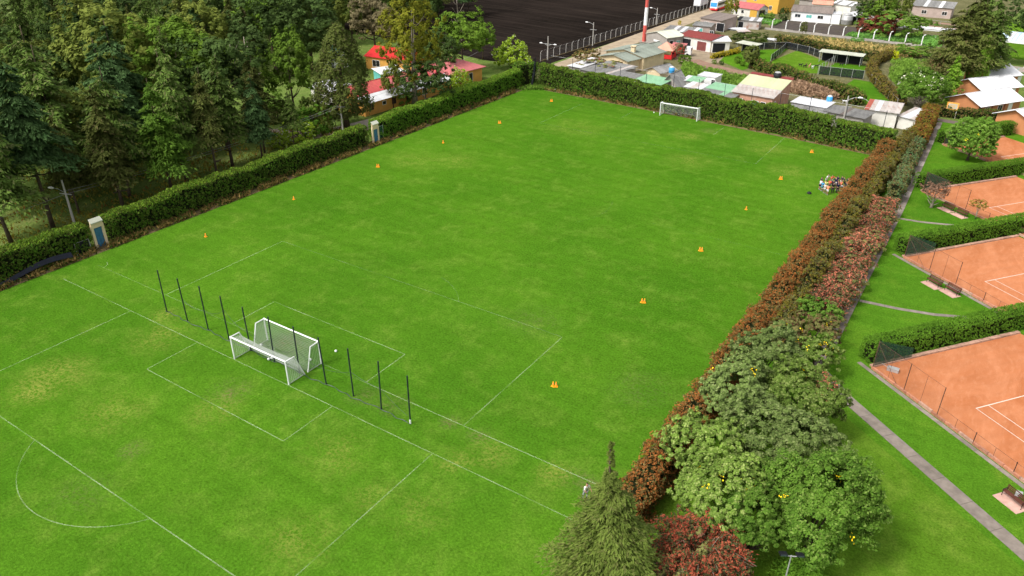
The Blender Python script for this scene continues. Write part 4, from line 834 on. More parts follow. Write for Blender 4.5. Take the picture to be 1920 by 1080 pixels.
# beside the left boundary
H('ochre_house', 'long ochre house with red and white roof behind the left hedge', (-49.7, 67.5), (-48.4, 91), 8.6, 2.9, 'gx', 2.0, 'yellowwall', 'r_red', [('F', 1.2, .9, 1.0, 1.3, 'darkglass', 'yellowwall'), ('F', 4.6, 1.3, .9, .6), ('F', 7.2, .9, 1.0, 1.4, 'darkglass', 'maroonwall'), ('F', 11.2, .9, 1.0, 1.4, 'darkglass', 'maroonwall'), ('F', 16, .9, 1.2, 1.3), ('L', 5.5, .9, 1.4, 1.3, 'darkglass', 'yellowwall')], oh=.8, bands=[(0, .42, 'r_white'), (.42, 1, ['r_red', 'r_pink', 'r_red'])], px=False, rpanel='r_red')
H('ochre_house', 'smaller ochre house with hipped red roof near the far left corner', (-49.3, 93.5), (-48.2, 103.5), 9.5, 3.1, 'hip', 2.0, 'yellowwall', 'r_pink', [('F', 5.8, 0, 1.1, 2.2, 'darkglass'), ('F', 2, 1, 1.2, 1.2)], px=False)
H('red_roof_house', 'low house with bright red roof deep among the trees', (685, 104), (778, 116), 8, 3.0, 'gx', 1.5, 'yellowwall', 'r_bred', [('F', 2, .8, 2, 1.4), ('F', 7, .8, 2, 1.4)])
H('white_tent', 'white roofed shelter half hidden left of the tall cypress', (582, 163), (622, 172), 6.5, 2.8, 'gx', .8, 'offwhite', 'r_white', [('F', 1, 0, 2, 2.1)])
H('white_shed', 'white walled shed glimpsed between the dark tree and the cypress', (604, 98), (630, 100), 5, 4.0, 'sf', .6, 'white', 'teal', [])
H('white_shed', 'low white roofed shed with teal end behind the ochre house', (716, 139), (757, 133), 4, 2.8, 'sf', .4, 'teal', 'r_white', [])
# just behind the far hedge
pat = ['r_grey', 'r_grey', 'r_grey', 'r_rust', 'r_white']
H('shack', 'low shack with white patched roof nearest the far left corner', (1066, 123), (1088, 127), 9, 2.5, 'sf', .3, 'greywall', ['r_white', 'r_white', 'r_grey'])
H('shack', 'wide shack with patchwork grey roof behind the far hedge', (1090, 130), (1142, 141), 9.5, 2.5, 'sf', .35, 'greywall', pat, sw=.95)
H('shack', 'low grey roofed shack left of the mint green roof', (1140, 145), (1189, 154), 5.5, 2.4, 'sf', .3, 'greywall', ['r_grey', 'r_grey', 'r_white'])
H('shack', 'low shed with long mint green roof before the tilted grey gable', (1190, 150), (1238, 159), 4.6, 2.5, 'sf', .3, 'greywall', 'r_mint')
H('shack', 'steep grey gabled lean-to below the blue water tank', (1240, 158), (1271, 163), 4.5, 1.7, 'gy', 2.3, 'greywall', 'r_grey', [('F', 1.5, 0, 1.4, 1.7, 'blackwood')], oh=.5)
H('shack', 'tiny flat shed with mint roof left of the white cabins', (1281, 150), (1310, 154), 3.4, 2.3, 'sf', .2, 'offwhite', ['r_mint', 'r_white'])
H('shack', 'small courtyard lean-to with white roof by the white cabins', (1285, 162), (1312, 167), 3.2, 2.2, 'sf', .3, 'offwhite', ['r_white', 'r_rust'])
H('white_cabin', 'pair of white boxy cabins with dark doorways', (1308, 141), (1341, 146), 3.6, 2.5, 'sf', .1, 'white', 'r_white', [('F', .3, 0, .9, 2, 'blackwood'), ('F', 3.3, 0, .8, 2, 'blackwood')], oh=.1)
H('shack', 'shed with broad mint green roof and grey panels left of the brick house', (1312, 172), (1373, 183), 7, 2.5, 'sf', .5, 'greywall', 'r_mint', bands=[(0, .4, ['r_mint', 'r_grey', 'r_grey']), (.4, 1, 'r_mint')])
bh = H('brick_house', 'raw brick house with rusty and pale green sloping roof', (1374, 171), (1449, 184), 8.6, 3.1, 'sf', 2.1, 'brickwall', 'r_pgreen', [('F', 1, .9, 1.2, 1.1), ('F', 4, .9, 1.5, 1.1, 'teal'), ('R', 1.2, 1.6, .5, .5), ('F', 6, 0, .9, 2)], bands=[(0, .40, 'r_rust'), (.40, .88, 'r_pgreen'), (.88, 1, 'r_dred')], oh=.3, sw=.85)
H('shack', 'long low shed with white roof right of the brick house', (1486, 191), (1547, 202), 3.9, 2.7, 'sf', .2, 'greywall', 'r_white')
H('shack', 'grey roofed shed tucked under the long white roof', (1478, 204), (1545, 215), 2.2, 2.2, 'sf', .3, 'greywall', 'r_grey')
H('shack', 'grey corrugated shed behind the street lamp at the hedge', (1548, 208), (1619, 222), 4.2, 2.5, 'sf', .2, 'greywall', ['r_grey', 'r_grey', 'r_brown'], sw=.8)
H('small_white_house', 'small white house with rust striped roof by the right end of the far hedge', (1625, 204), (1683, 212), 4.2, 2.8, 'sf', .7, 'offwhite', ['r_rust', 'r_white', 'r_rust', 'r_rustred'], oh=.35, sw=.8)
H('lean_to', 'white lean-to with pinkish sheet roof joined to the small white house', (1686, 217), (1719, 225), 5.2, 2.2, 'sf', .6, 'offwhite', ['r_rust', 'r_white'], oh=.3, sw=.8)
# middle of the village
H('cream_house', 'cream house with mossy roof and wide window nearest the hedge', (1127, 104), (1177, 114), 7.5, 2.9, 'gy', .8, 'cream', 'r_green', [('F', 2.9, .9, 2.4, 1.1, 'darkglass', 'cream')], oh=.5)
H('cream_house', 'larger cream house with mossy grey green roof behind the first', (1137, 95), (1207, 107), 9, 3.2, 'gy', 1.1, 'cream', 'r_green', [], oh=.5)
MB().box(-.45, -.45, 0, .45, .45, 1.5).box(-.6, -.6, 1.75, .6, .6, 1.85).box(-.4, -.4, 1.5, -.3, -.3, 1.75).box(.3, .3, 1.5, .4, .4, 1.75).obj('chimney', MAT['cream'], None, (*at(1187, 102, 3.3)[:2], 3.4), label='cream chimney with flat cap on the mossy roofs', cat='chimney')
H('cream_hut', 'little cream hut with pointed gable beside the red and white mast', (1207, 88), (1224, 91), 4.5, 2.3, 'gy', .9, 'cream', 'r_green', [('F', .9, 1.4, .4, .4, 'blackwood')])
H('grey_house', 'pale roofed grey house behind the mast', (1213, 62), (1251, 71), 6, 3.0, 'gy', 1.0, 'greywall', 'r_cream', [('F', 3, 1.5, 2.2, .3, 'white'), ('R', 1, 0, 1.2, 2.1, 'blackwood'), ('R', 3.5, .6, 1.2, 1.3, 'teal')], oh=.3)
H('shack', 'grey roofed sheds with white patches behind the maroon roof', (1245, 57), (1300, 62), 6, 2.8, 'sf', .4, 'greywall', ['r_grey', 'r_grey', 'r_white'])
H('maroon_shed', 'open fronted white shed with dark red roof', (-26.2, 163.8), (-16.8, 161.6), 8, 3.0, 'gx', .7, 'offwhite', 'r_dred', [('F', .4, 0, 3.2, 2.4, 'blackwood'), ('F', 5.6, 0, 2.8, 2.3, 'maroonwall')], px=False)  # near-black leaf paints the shade inside the open front
H('dark_shed', 'dark walled shed with white roof right of the dark red one', (-16.4, 161.7), (-12.6, 164.2), 7.5, 2.8, 'gx', .5, 'offwhite', 'r_white', [('F', .2, 0, 3.2, 2.3, 'blackwood'), ('R', .6, 1.1, 1.2, 1.2, 'bluewin')], px=False)
H('open_shelter', 'small open shelter with pale roof on the village lawn', (1382, 80), (1415, 86), 2.6, 2.3, 'sf', .15, 'white', 'r_cream', open_sides=True, cat='shelter')
H('open_shelter', 'long white roofed dog shelter behind the pens', (1538, 97), (1616, 106), 2.4, 2.4, 'sf', .15, 'white', 'r_cream', open_sides=True, cat='shelter')
H('grey_hut', 'grey roofed hut with cream wall left of the blue water tank', (1212, 130), (1238, 136), 5.2, 2.5, 'gy', .8, 'cream', 'r_grey', oh=.4)
H('pink_house', 'pink grey house with grey roof and teal window', (1300, 47), (1332, 50), 5.5, 2.8, 'gx', .5, 'pinkwall', 'r_grey', [('F', 1, .9, 1.8, 1.2, 'teal'), ('F', 5, .9, 1, .8, 'blackwood')])
H('pink_house', 'long dark roofed house behind the pink grey one', (1314, 33), (1352, 39), 8, 3.0, 'sf', .7, 'pinkwall', 'r_brown', [('F', 1.5, 1, 1.6, 1.1), ('F', 6, 0, 2.6, 2.3, 'blackwood')])
H('red_roof_house', 'white house with pink red roof and yellow end wall', (-31.6, 221.3), (-22.4, 218.8), 6, 3.0, 'gx', 1.2, 'offwhite', 'r_pink', [('F', 1.5, .9, .7, 1.6), ('F', 3.6, 1.4, .9, .9), ('R', 1, .8, 3.2, 1.8, 'darkglass', 'yellow2')], px=False)
MB().box(0, 0, 0, 2.5, .12, 2.75).obj('yellow_wall', MAT['yellow2'], None, (-25.0, 219.3, 0), label='yellow wall panel at the end of the red roofed house', cat='wall').rotation_euler.z = -.265
H('yellow_house', 'big yellow house cut by the top edge', (1402, -14), (1462, -6), 9, 5.4, 'gx', 1.4, 'yellow2', 'r_pink', [('F', 9.4, 1, 1, 1.2), ('F', 3, 3.2, 1, 1.2)])
H('white_house', 'long white house with brown tiled roof and three windows', (-13.0, 223.3), (-1.2, 224.4), 6.4, 3.0, 'gx', 1.3, 'white', 'r_brown', [('F', 1.2, 1.2, 1.6, .9, 'glass'), ('F', 4.6, 1.2, 1.6, .9, 'teal'), ('F', 8, 1.2, 1.6, .9, 'darkglass')], px=False)
H('white_house', 'white flat walled wing at the right end of the long white house', (-1.0, 224.2), (1.6, 224.6), 5.0, 2.9, 'sf', .1, 'white', 'r_white', px=False, oh=.02)
H('tarp_hut', 'hut covered in white and grey tarpaulins', (1384, 37), (1424, 40), 4, 2.4, 'sf', .3, 'r_rust', ['r_white', 'r_grey', 'blackwood'], [('F', .3, 0, 1.4, 1.9, 'black')])
H('open_shelter', 'open shelter with pale roof right of the long white house', (1585, 27), (1608, 31), 4, 2.6, 'sf', .5, 'white', 'r_white', open_sides=True, cat='shelter')
H('shack', 'low hut with broken white roof beside the maroon bushes', (1618, 35), (1642, 38), 4, 2.0, 'sf', .4, 'greywall', ['r_white', 'r_rust'])
H('long_house', 'long pale house with grey roof at the top right', (1712, 10), (1786, 16), 7, 3.2, 'sf', 1.0, 'pinkwall', ['r_grey', 'r_grey', 'r_white'], [('F', 3, 1, 1.4, 1), ('F', 9, 1, 1.4, 1)])
H('shack', 'house with salmon roof behind the long white house', (1525, 7), (1560, 9), 5, 3, 'gx', .8, 'offwhite', 'r_salmon')
H('shack', 'small white roofed house at the top edge by the open shelter', (1562, 6), (1596, 11), 6, 3, 'gx', .8, 'offwhite', ['r_white', 'r_grey'])
H('shack', 'grey roofed house at the top edge behind the white house', (1500, -2), (1535, 2), 6, 3, 'gx', .8, 'greywall', 'r_brown')
# orange bungalows
OW = [('F', 1.6, .9, 1.2, 1.1), ('F', 5.2, .9, 1.2, 1.1), ('F', 8.2, 0, 1, 2.1, 'white')]
for A, B, lb in (((47.2, 130.7), (53.4, 140.4), 'orange bungalow with white roof, nearest behind the brown hedge'), ((46.3, 144.5), (52.6, 152.6), 'middle orange bungalow with white roof'),
                 ((47.2, 157.6), (52.0, 164.6), 'orange bungalow with greyish white roof, farthest of the row'), ((55.9, 123.2), (61.5, 132.4), 'orange bungalow cut by the right edge of the photo')):
    e = H('orange_bungalow', lb, A, B, 6.6, 2.7, 'gx', 1.35, 'orangewall', 'r_white', OW, oh=.6, px=False, group='orange bungalows with white roofs')
    L_ = np.linalg.norm(np.array(B)-np.array(A))
    for x in (3.4, 6.9): MB().box(x, -.09, 0, x+.16, -.005, 2.5).obj('wall_post', MAT['maroonwall'], e)
    MB().box(-.08, -.02, 0, .08, .12, 2.6).obj('wall_post', MAT['blackwood'], e)
# pavilion with the blue and white roof
e = empty('pavilion', (0, 0, 0), label='tall open pavilion with rounded blue and white roof on white columns', cat='pavilion')
a = np.array([44.5, 187.0]); u = np.array([.99, -.14]); v = np.array([.14, .99])
for k in range(18):
    prof = [(0, 5.8), (1.2, 6.4), (3.2, 6.9), (5.5, 7.1), (7.8, 6.9), (9.6, 6.3)]; mb = MB()
    for (t0, z0_), (t1, z1_) in zip(prof[:-1], prof[1:]):
        q = [a+u*(k*.95)+v*t0, a+u*(k*.95+.86)+v*t0, a+u*(k*.95+.86)+v*t1, a+u*(k*.95)+v*t1]; mb.slab([(*q[0], z0_), (*q[1], z0_), (*q[2], z1_), (*q[3], z1_)], .06)
    mb.obj('roof_sheet', MAT['r_blue'] if k % 4 != 3 else MAT['r_white'], e)
def obox(c, hx, hy, z0_, z1_, mb=None):
    mb = mb or MB(); q = [c+u*sx*hx+v*sy*hy for sx, sy in ((-1, -1), (1, -1), (1, 1), (-1, 1))]; return mb.slab([(*p, z1_) for p in q], z1_-z0_)
obox(a+u*8.5-v*.1, 8.7, .12, 5.45, 5.85).obj('fascia', MAT['white'], e)
for t in (1.0, 8.2, 15.5):
    obox(a+u*t+v*1.0, .28, .28, 0, 5.9).obj('column', MAT['white'], e); obox(a+u*t+v*8.5, .28, .28, 0, 6.3).obj('column', MAT['white'], e)
    MB().tube([(*(a+u*t+v*1.0), 4.3), (*(a+u*(t+1.9)+v*1.0), 5.7)], .12, 6).obj('brace', MAT['white'], e)
sheet('pavilion_floor', [tuple(a+v*1.5), tuple(a+u*16+v*1.5), tuple(a+u*16+v*-5), tuple(a-v*5)], .02, MAT['concrete'], 'grey floor of the pavilion with pink and teal markings')
for k, m in ((3.2, 'pinkbox'), (5.8, 'teal'), (8.5, 'pinkbox')):
    o = a+u*k-v*3
    for q in ((0, 0, 1.6, .12), (0, 2.2, 1.6, .12), (0, .12, .12, 2.08), (1.48, .12, .12, 2.08)):
        c = o+u*q[0]+v*q[1]; MB().poly([(*c, .03), (*(c+u*q[2]), .03), (*(c+u*q[2]+v*q[3]), .03), (*(c+v*q[3]), .03)]).obj('floor_marking', MAT[m], bpy.data.objects['pavilion_floor'])
obox(a-u*.6-v*1.2, 1.6, 1.5, 0, 2.2).obj('white_booth', MAT['white'], None, label='white boxy booth at the foot of the pavilion column', cat='booth')

# ------------------------------------------------------------------ gazebo, stall, tanks
p = at(1248, 108); e = empty('gazebo', (p[0], p[1], 0), .1, label='gazebo with salmon pyramid roof over red sides', cat='gazebo')
q = [(-2.4, -2.4, 2.2), (2.4, -2.4, 2.2), (2.4, 2.4, 2.2), (-2.4, 2.4, 2.2)]
for i in range(4): MB().slab([q[i], q[(i+1) % 4], (0, 0, 3.9)], .06).obj('roof_panel', MAT['r_salmon'], e)
for x, y in ((-2, -2), (2, -2), (2, 2), (-2, 2)): MB().box(x-.08, y-.08, 0, x+.08, y+.08, 2.3).obj('post', MAT['red'], e)
for b in ((-2, -2.03, .1, 2, -1.97, 1.1), (-2.03, -1.9, .1, -1.97, 1.9, 1.1), (1.97, -1.9, .1, 2.03, 1.9, 1.1)): MB().box(*b).obj('side_panel', MAT['red'], e)
p = at(1272, 103); e = empty('market_stall', (p[0], p[1], 0), .2, label='red and white stall truck before the pale roofed grey house', cat='stall')
MB().box(-1.6, -1.2, .6, 1.6, 1.2, 2.4).obj('body', MAT['red'], e); MB().slab([(-1.8, -1.5, 2.6), (1.8, -1.5, 2.6), (1.8, 1.5, 2.75), (-1.8, 1.5, 2.75)], .12).obj('canopy', MAT['r_pink'], e)
MB().box(1.7, -1.1, .5, 3.2, 1.1, 2.2).obj('cab', MAT['white'], e); MB().box(3.21, -.9, 1.3, 3.25, .9, 2.0).obj('windscreen', MAT['glass'], e)
for x in (-1.1, 2.4):
    for y in (-1.15, 1.15): MB().tube([(x, y-.12, .38), (x, y+.12, .38)], .38, 12).obj('wheel', MAT['black'], e)
def tank(x, y, z, r, h, mat, lid, label, legs=0.):
    e = empty('water_tank', (x, y, z), label=label, cat='water tank')
    MB().lathe([(r*.9, 0), (r, h*.08), (r, h*.45), (r*1.04, h*.48), (r, h*.51), (r*.97, h*.85), (r*.8, h*.95)], 16).obj('barrel', MAT[mat], e, smooth=True)
    MB().lathe([(r*.82, h*.95), (r*.82, h*1.0), (r*.6, h*1.08), (.1, h*1.12)], 16).obj('lid', MAT[lid], e, smooth=True)
    if legs:
        for k in range(4): a_ = k*math.pi/2+.7; MB().tube([(r*.8*math.cos(a_), r*.8*math.sin(a_), -legs), (r*.8*math.cos(a_), r*.8*math.sin(a_), .02)], .06, 5).obj('leg', MAT['steel'], e)
        MB().lathe([(r*1.05, -.08), (r*1.05, 0)], 12).obj('stand', MAT['greywall'], e)
tank(*at(1259, 137, 3.8)[:2], 3.85, .6, 1.2, 'bluewater', 'r_white', 'blue water tank with white lid above the grey gabled lean-to', 3.8)
tank(*at(1554, 193, 2.6)[:2], 2.6, .55, 1.3, 'bluewater', 'r_white', 'blue water tank at the end of the long white roof', 2.6)
tank(*at(1457, 147, 4.9)[:2], 5.0, .75, 1.1, 'black', 'steel', 'black water tank on top of the brick house', .9)
p = at(1586, 46); tank(p[0], p[1], 0, 1.7, 3.0, 'steel', 'steel', 'grey translucent tank at the end of the white house')

# ------------------------------------------------------------------ vehicles by the track
p = at(1337, 21); e = empty('bus', (p[0], p[1], 0), R_(92), label='white and blue bus with red bumper coming down the dirt track', cat='bus')
MB().box(-9.5, -1.22, .45, 0, 1.22, 3.2).obj('body', MAT['white'], e); MB().box(-9.5, -1.25, .35, .08, 1.25, .95).obj('skirt', MAT['red'], e)
e.rotation_euler.z = R_(-92)
MB().box(.001, -1.1, 1.4, .05, 1.1, 2.75).obj('windscreen', MAT['bluewater'], e); MB().box(-9.3, -1.245, 1.7, -.6, -1.221, 2.6).obj('side_window', MAT['glass'], e); MB().box(-9.3, 1.221, 1.7, -.6, 1.245, 2.6).obj('side_window', MAT['glass'], e)
for x in (-1.6, -7.6):
    for y in (-1.15, 1.15): MB().tube([(x, y-.14, .48), (x, y+.14, .48)], .48, 12).obj('wheel', MAT['black'], e)
for y in (-.85, .85): MB().tube([(.081, y, .75), (.11, y, .75)], .13, 8).obj('headlight', MAT['r_cream'], e)
p = at(1314, 17); e = empty('box_trailer', (p[0]-1.5, p[1], 0), R_(-88), label='white box trailer parked at the end of the post fence', cat='trailer')
MB().box(-8, -1.25, .9, 0, 1.25, 3.4).obj('box', MAT['r_white'], e); MB().box(.001, -1.1, 1.05, .04, -.02, 3.2).obj('door', MAT['white'], e); MB().box(.001, .02, 1.05, .04, 1.1, 3.2).obj('door', MAT['white'], e)
for x in (-1.4, -2.5):
    for y in (-1.1, 1.1): MB().tube([(x, y-.14, .5), (x, y+.14, .5)], .48, 12).obj('wheel', MAT['black'], e)
MB().box(-7.6, -.5, .6, -.2, .5, .9).obj('chassis', MAT['iron'], e)

# ------------------------------------------------------------------ fences of the village
def bent_post():
    return MB().tube([(0, 0, 0), (0, 0, 2.1), (0, -.12, 2.35), (0, -.42, 2.62)], [.06, .055, .05, .04], 5)
bp = bent_post().mesh('post'); bp.materials.append(MAT['post'])
bp2 = MB().tube([(0, 0, 0), (0, 0, 2.6), (.15, 0, 2.95), (.55, 0, 3.2)], [.15, .14, .13, .1], 6).mesh('post'); bp2.materials.append(MAT['white'])
e = empty('post_fence', (-47.5, 127.4, 0), math.atan2(106, 4.2), label='wire fence with bent concrete posts along the black ploughed field', cat='fence')
for k in range(37):
    o = link('post', bp, None, e, (k*2.95, 0, 0)); o.rotation_euler.z = 0
    if k < 36: MB().poly([(k*2.95+.09, 0, .1), ((k+1)*2.95-.09, 0, .1), ((k+1)*2.95-.09, 0, 2.0), (k*2.95+.09, 0, 2.0)]).obj('wire_panel', MAT['chain'], e)
for z in (2.35, 2.5, 2.62): MB().tube([(0, -(z-2.1)*.8, z), (106, -(z-2.1)*.8, z)], .005, 3).obj('barbed_wire', MAT['steel'], e)
MB().box(0, -.1, 0, 106, .1, .18).obj('footing', MAT['drybank'], e)
e = empty('post_fence', (-13, 203.2, 0), math.atan2(-2.4, 41), label='wire fence with white curved posts before the white house garden', cat='fence')
for k in range(11):
    link('post', bp2, None, e, (k*4.1, 0, 0))
    if k < 10: MB().poly([(k*4.1+.15, 0, .5), ((k+1)*4.1-.15, 0, .5), ((k+1)*4.1-.15, 0, 2.4), (k*4.1+.15, 0, 2.4)]).obj('wire_panel', MAT['thinnet'], e)
for k in range(16): MB().box(k*2.8-2, -.3, 0, k*2.8+.75, -.14, .55+.05*(k % 3)).obj('low_wall_panel', MAT['greywall'], e)
def post_line(name, P, h, sp, label, postm='steel', panel='chain', r=.05, cat='fence', bottom=.05):
    P = [np.array(p, float) for p in P]; e = empty(name, (*P[0], 0), label=label, cat=cat); o = P[0]
    for a, b in zip(P[:-1], P[1:]):
        L_ = np.linalg.norm(b-a); n = max(1, round(L_/sp)); d = (b-a)/n
        for i in range(n+1):
            if i == n and not np.allclose(b, P[-1]): continue
            q = a+d*i-o; MB().tube([(*q, 0), (*q, h+.1)], r, 5).obj('post', MAT[postm], e)
            if i < n:
                q2 = q+d; MB().poly([(*q, bottom), (*q2, bottom), (*q2, h), (*q, h)]).obj('panel', MAT[panel], e); MB().tube([(*q, h), (*q2, h)], .02, 4).obj('rail', MAT['steel'], e)
    return e
post_line('screened_fence', [(13.0, 151.9), (22.6, 152.6)], 1.9, 2.4, 'black screened fence on the near side of the second dog pen', panel='blacknet')
post_line('screened_fence', [(-.3, 159.5), (-.8, 170), (-1.6, 177.5)], 1.7, 3, 'black net fence left of the animals', panel='blacknet')
post_line('screened_fence', [(-8.5, 171), (-1.6, 177.5), (5, 174.5), (8.5, 171)], 1.7, 3, 'black net fence at the back of the village lawn', panel='blacknet')
post_line('wire_fence', [(12.8, 152), (13.2, 160), (13.6, 167)], 2.0, 2.5, 'bare wire fence between the two dog pens')
post_line('wire_fence', [(24.5, 151), (29, 141), (33, 131.5)], 1.6, 3.3, 'thin wire fence in front of the curved hedge', panel='thinnet')
post_line('wire_fence', [(-14, 206.5), (-24, 207.5), (-32, 209)], 1.8, 3.2, 'wooden post fence by the tarpaulin hut', postm='palebark', panel='thinnet')
post_line('wire_fence', [(6, 239), (20, 240), (40, 238)], 1.5, 4, 'thin garden fence at the top right', panel='thinnet')
post_line('tall_net_fence', [(-33, 107.6), (-22, 107.2), (-4, 105.6), (22.5, 102.9), (35, 101.4)], 6.4, 5.4, 'tall thin ball net on black posts behind the far hedge', postm='netpost', panel='thinnet', r=.05, bottom=3.5)
for x, y, w_, d_, lb, m in ((22, 229, 22, 1.2, 'long pale greenhouse strip in the top right gardens', 'r_white'), (26, 236, 20, 1.5, 'brown seed bed strip at the top right', 'dirt_red'), (24, 244, 24, 2, 'second brown seed bed at the top right', 'dirt_red')):
    if m == 'r_white': H('seed_tunnel', lb, (x-8, y), (x+14, y-.5), 1.4, .5, 'gx', .4, m, m, px=False, cat='greenhouse', oh=.05)
    else: sheet('seed_bed', [(x-10, y), (x+14, y-1), (x+14, y+d_), (x-10, y+d_+1)], .004, MAT[m], lb)
for i, (px, py, w_, m) in enumerate(((1447, 77, 1.6, 'r_white'), (1458, 79, 1.3, 'r_white'), (1472, 78, 1.1, 'r_white'), (1495, 84, 1.6, 'r_white'), (1506, 85, 1.2, 'r_rust'), (1535, 88, 1.4, 'r_white'), (1745, 72, 2.6, 'r_white'), (1750, 82, 2.0, 'r_rust'), (1382, 57, 2.6, 'r_white'), (1393, 61, 2.2, 'r_rust'))):
    p = at(px, py); mb = MB(); a_ = i*.8
    mb.slab([(-w_, -w_*.4, .5), (w_, -w_*.5, .35), (w_*.9, w_*.5, .75), (-w_*.8, w_*.45, .6)], .08).box(-w_*.7, -w_*.3, 0, w_*.6, w_*.3, .33)
    mb.obj('tarpaulin_heap', MAT[m], None, (p[0], p[1], 0), label=['white crumpled tarpaulin', 'small white sheet heap'][i % 2]+[' left of the dark bush row', ' in the dry grass', ' next to the broken post', ' near the yellow green tree', ' beside a rusty sheet', ' behind the long shelter', ' by the conifer clump', ' below the other one by the conifer clump', ' before the tarpaulin hut', ' right of the tarpaulin hut'][i], cat='tarpaulin').rotation_euler.z = a_

# ------------------------------------------------------------------ mast, lamps, cables
e = empty('radio_mast', (-36.4, 163.7, 0), .4, label='tall red and white banded mast beside the dirt track', cat='mast')
z = 0; i = 0
while z < 38:
    z1 = z+4.6; r0, r1 = .5-.007*z, .5-.007*z1
    MB().tube([(0, 0, z), (0, 0, z1)], [r0, r1], 8).obj('band', MAT['towred'] if i % 2 == 0 else MAT['white'], e); z = z1; i += 1
MB().box(-1.2, -1.2, 0, 1.2, 1.2, .35).obj('base', MAT['concrete'], e); MB().tube([(.55, -.1, .3), (.3, -.05, 36)], .04, 4).obj('ladder_rail', MAT['steel'], e)
def lamp(x, y, top, label, arms=1, ang=0., r=.13, low=0.):
    h = top if low == 0 else top
    e = empty('street_lamp', (x, y, 0), ang, label=label, cat='street lamp')
    MB().tube([(0, 0, 0), (0, 0, h)], [r*1.25, r*.8], 8).obj('pole', MAT['polec'], e)
    for k in range(arms):
        s = 1 if k == 0 else -1; za = h-.1 if low == 0 else h-low
        MB().tube([(0, 0, za-.5), (s*1.0, 0, za-.05), (s*1.7, 0, za)], .04, 5).obj('arm', MAT['steel'], e)
        MB().tube([(s*1.6, 0, za), (s*1.9, 0, za+.03), (s*2.4, 0, za)], [.08, .17, .1], 8).obj('lamp_head', MAT['white'], e)
    MB().box(-.9, -.05, h-1.9, .9, .05, h-1.8).obj('crossarm', MAT['steel'], e)
    return e, h
LX, LY = at(128, 380, 3.)[:2]; hL = height_at(LX, LY, 338)
lamp(LX, LY, hL, 'concrete pole with one street lamp rising behind the nearer hedge', 1, R_(200), low=1.2)
h2 = height_at(-45.5, 57.2, 180); lamp(-45.5, 57.2, h2, 'concrete pole with white lamp left of the tall cypress', 1, R_(200), low=2.9)
lamp(-47, 130, height_at(-47, 130, 68), 'pole with two lamps at the near end of the post fence', 2, R_(0), low=1.8)
p = at(1111, 86); lamp(p[0], p[1], height_at(p[0], p[1], 42), 'street lamp beside the ploughed field in the middle of the post fence', 1, R_(185))
p = at(1230, 47); lamp(p[0], p[1], height_at(p[0], p[1], 15), 'street lamp beside the post fence right of the mast', 1, R_(185))
lamp(27.5, 108.5, height_at(27.5, 108.5, 180), 'concrete lamp pole behind the far hedge left of the small white house', 1, R_(20), low=.2)
lamp(29.5, 121, height_at(29.5, 121, 187), 'short lamp post behind the small white house', 1, R_(160))
def cable(a, b, sag, label, r=.02):
    a, b = Vector(a), Vector(b); P = [a.lerp(b, t/14)+Vector((0, 0, -sag*4*(t/14)*(1-t/14))) for t in range(15)]
    MB().tube(P, r, 4).obj('cable', MAT['cable'], None, label=label, cat='cable')
cable((LX, LY, hL-1.85), (-45.5, 57.2, h2-1.85), .8, 'overhead cable between the two poles behind the left hedge'); cable((LX+.1, LY, hL-1.4), (-45.4, 57.2, h2-1.4), .9, 'upper overhead cable between the two poles behind the left hedge')
cable((LX, LY, hL-1.85), (-43.6, -30, 5.2), .6, 'overhead cable leaving to the left edge'); cable((-45.5, 57.2, h2-1.85), (-46.5, 100, 7), .8, 'overhead cable from the middle pole to the far left corner')
p = (544, 238); q = at(*p); e = empty('road_sign', (q[0], q[1], 0), .9, label='round blue sign on a white post among the trees', cat='sign')
hs_ = height_at(q[0], q[1], 210); MB().tube([(0, 0, 0), (0, 0, hs_-.3)], .05, 6).obj('post', MAT['white'], e); MB().tube([(0, -.06, hs_-.4), (0, -.1, hs_-.4)], .42, 16).obj('disc', MAT['signblue'], e)
e = empty('notice_board', (42.8, 129.0, 0), -.05, label='orange and white notice board on two legs before the brown hedge', cat='sign')
for x in (-.85, .85): MB().tube([(x, 0, 0), (x, 0, 2.2)], .06, 6).obj('leg', MAT['white'], e)
MB().box(-1.0, -.05, 1.5, 1.0, .05, 2.9).obj('board', MAT['signorange'], e); MB().box(-.75, -.062, 1.75, .75, -.051, 2.65).obj('notice', MAT['r_cream'], e)
for z in (1.95, 2.15, 2.35): MB().box(-.55, -.068, z, .45, -.0625, z+.07).obj('text_line', MAT['signorange'], e)
# bicycle-like rings on the apron
for px_, py_, lb in ((627, 236, 'dark ring standing on the concrete apron'), (641, 235, 'small dark crossed frame on the concrete apron')):
    q = at(px_, py_); mb = MB()
    if px_ == 627: mb.tube([(.35*math.cos(t*math.pi/8), 0, .5+.45*math.sin(t*math.pi/8)) for t in range(17)], .05, 5)
    else: mb.tube([(-.5, 0, .05), (.5, 0, .7)], .05, 5).tube([(-.4, .1, .7), (.5, .1, .05)], .05, 5)
    mb.obj('metal_frame', MAT['black'], None, (q[0], q[1], 0), label=lb, cat='frame')

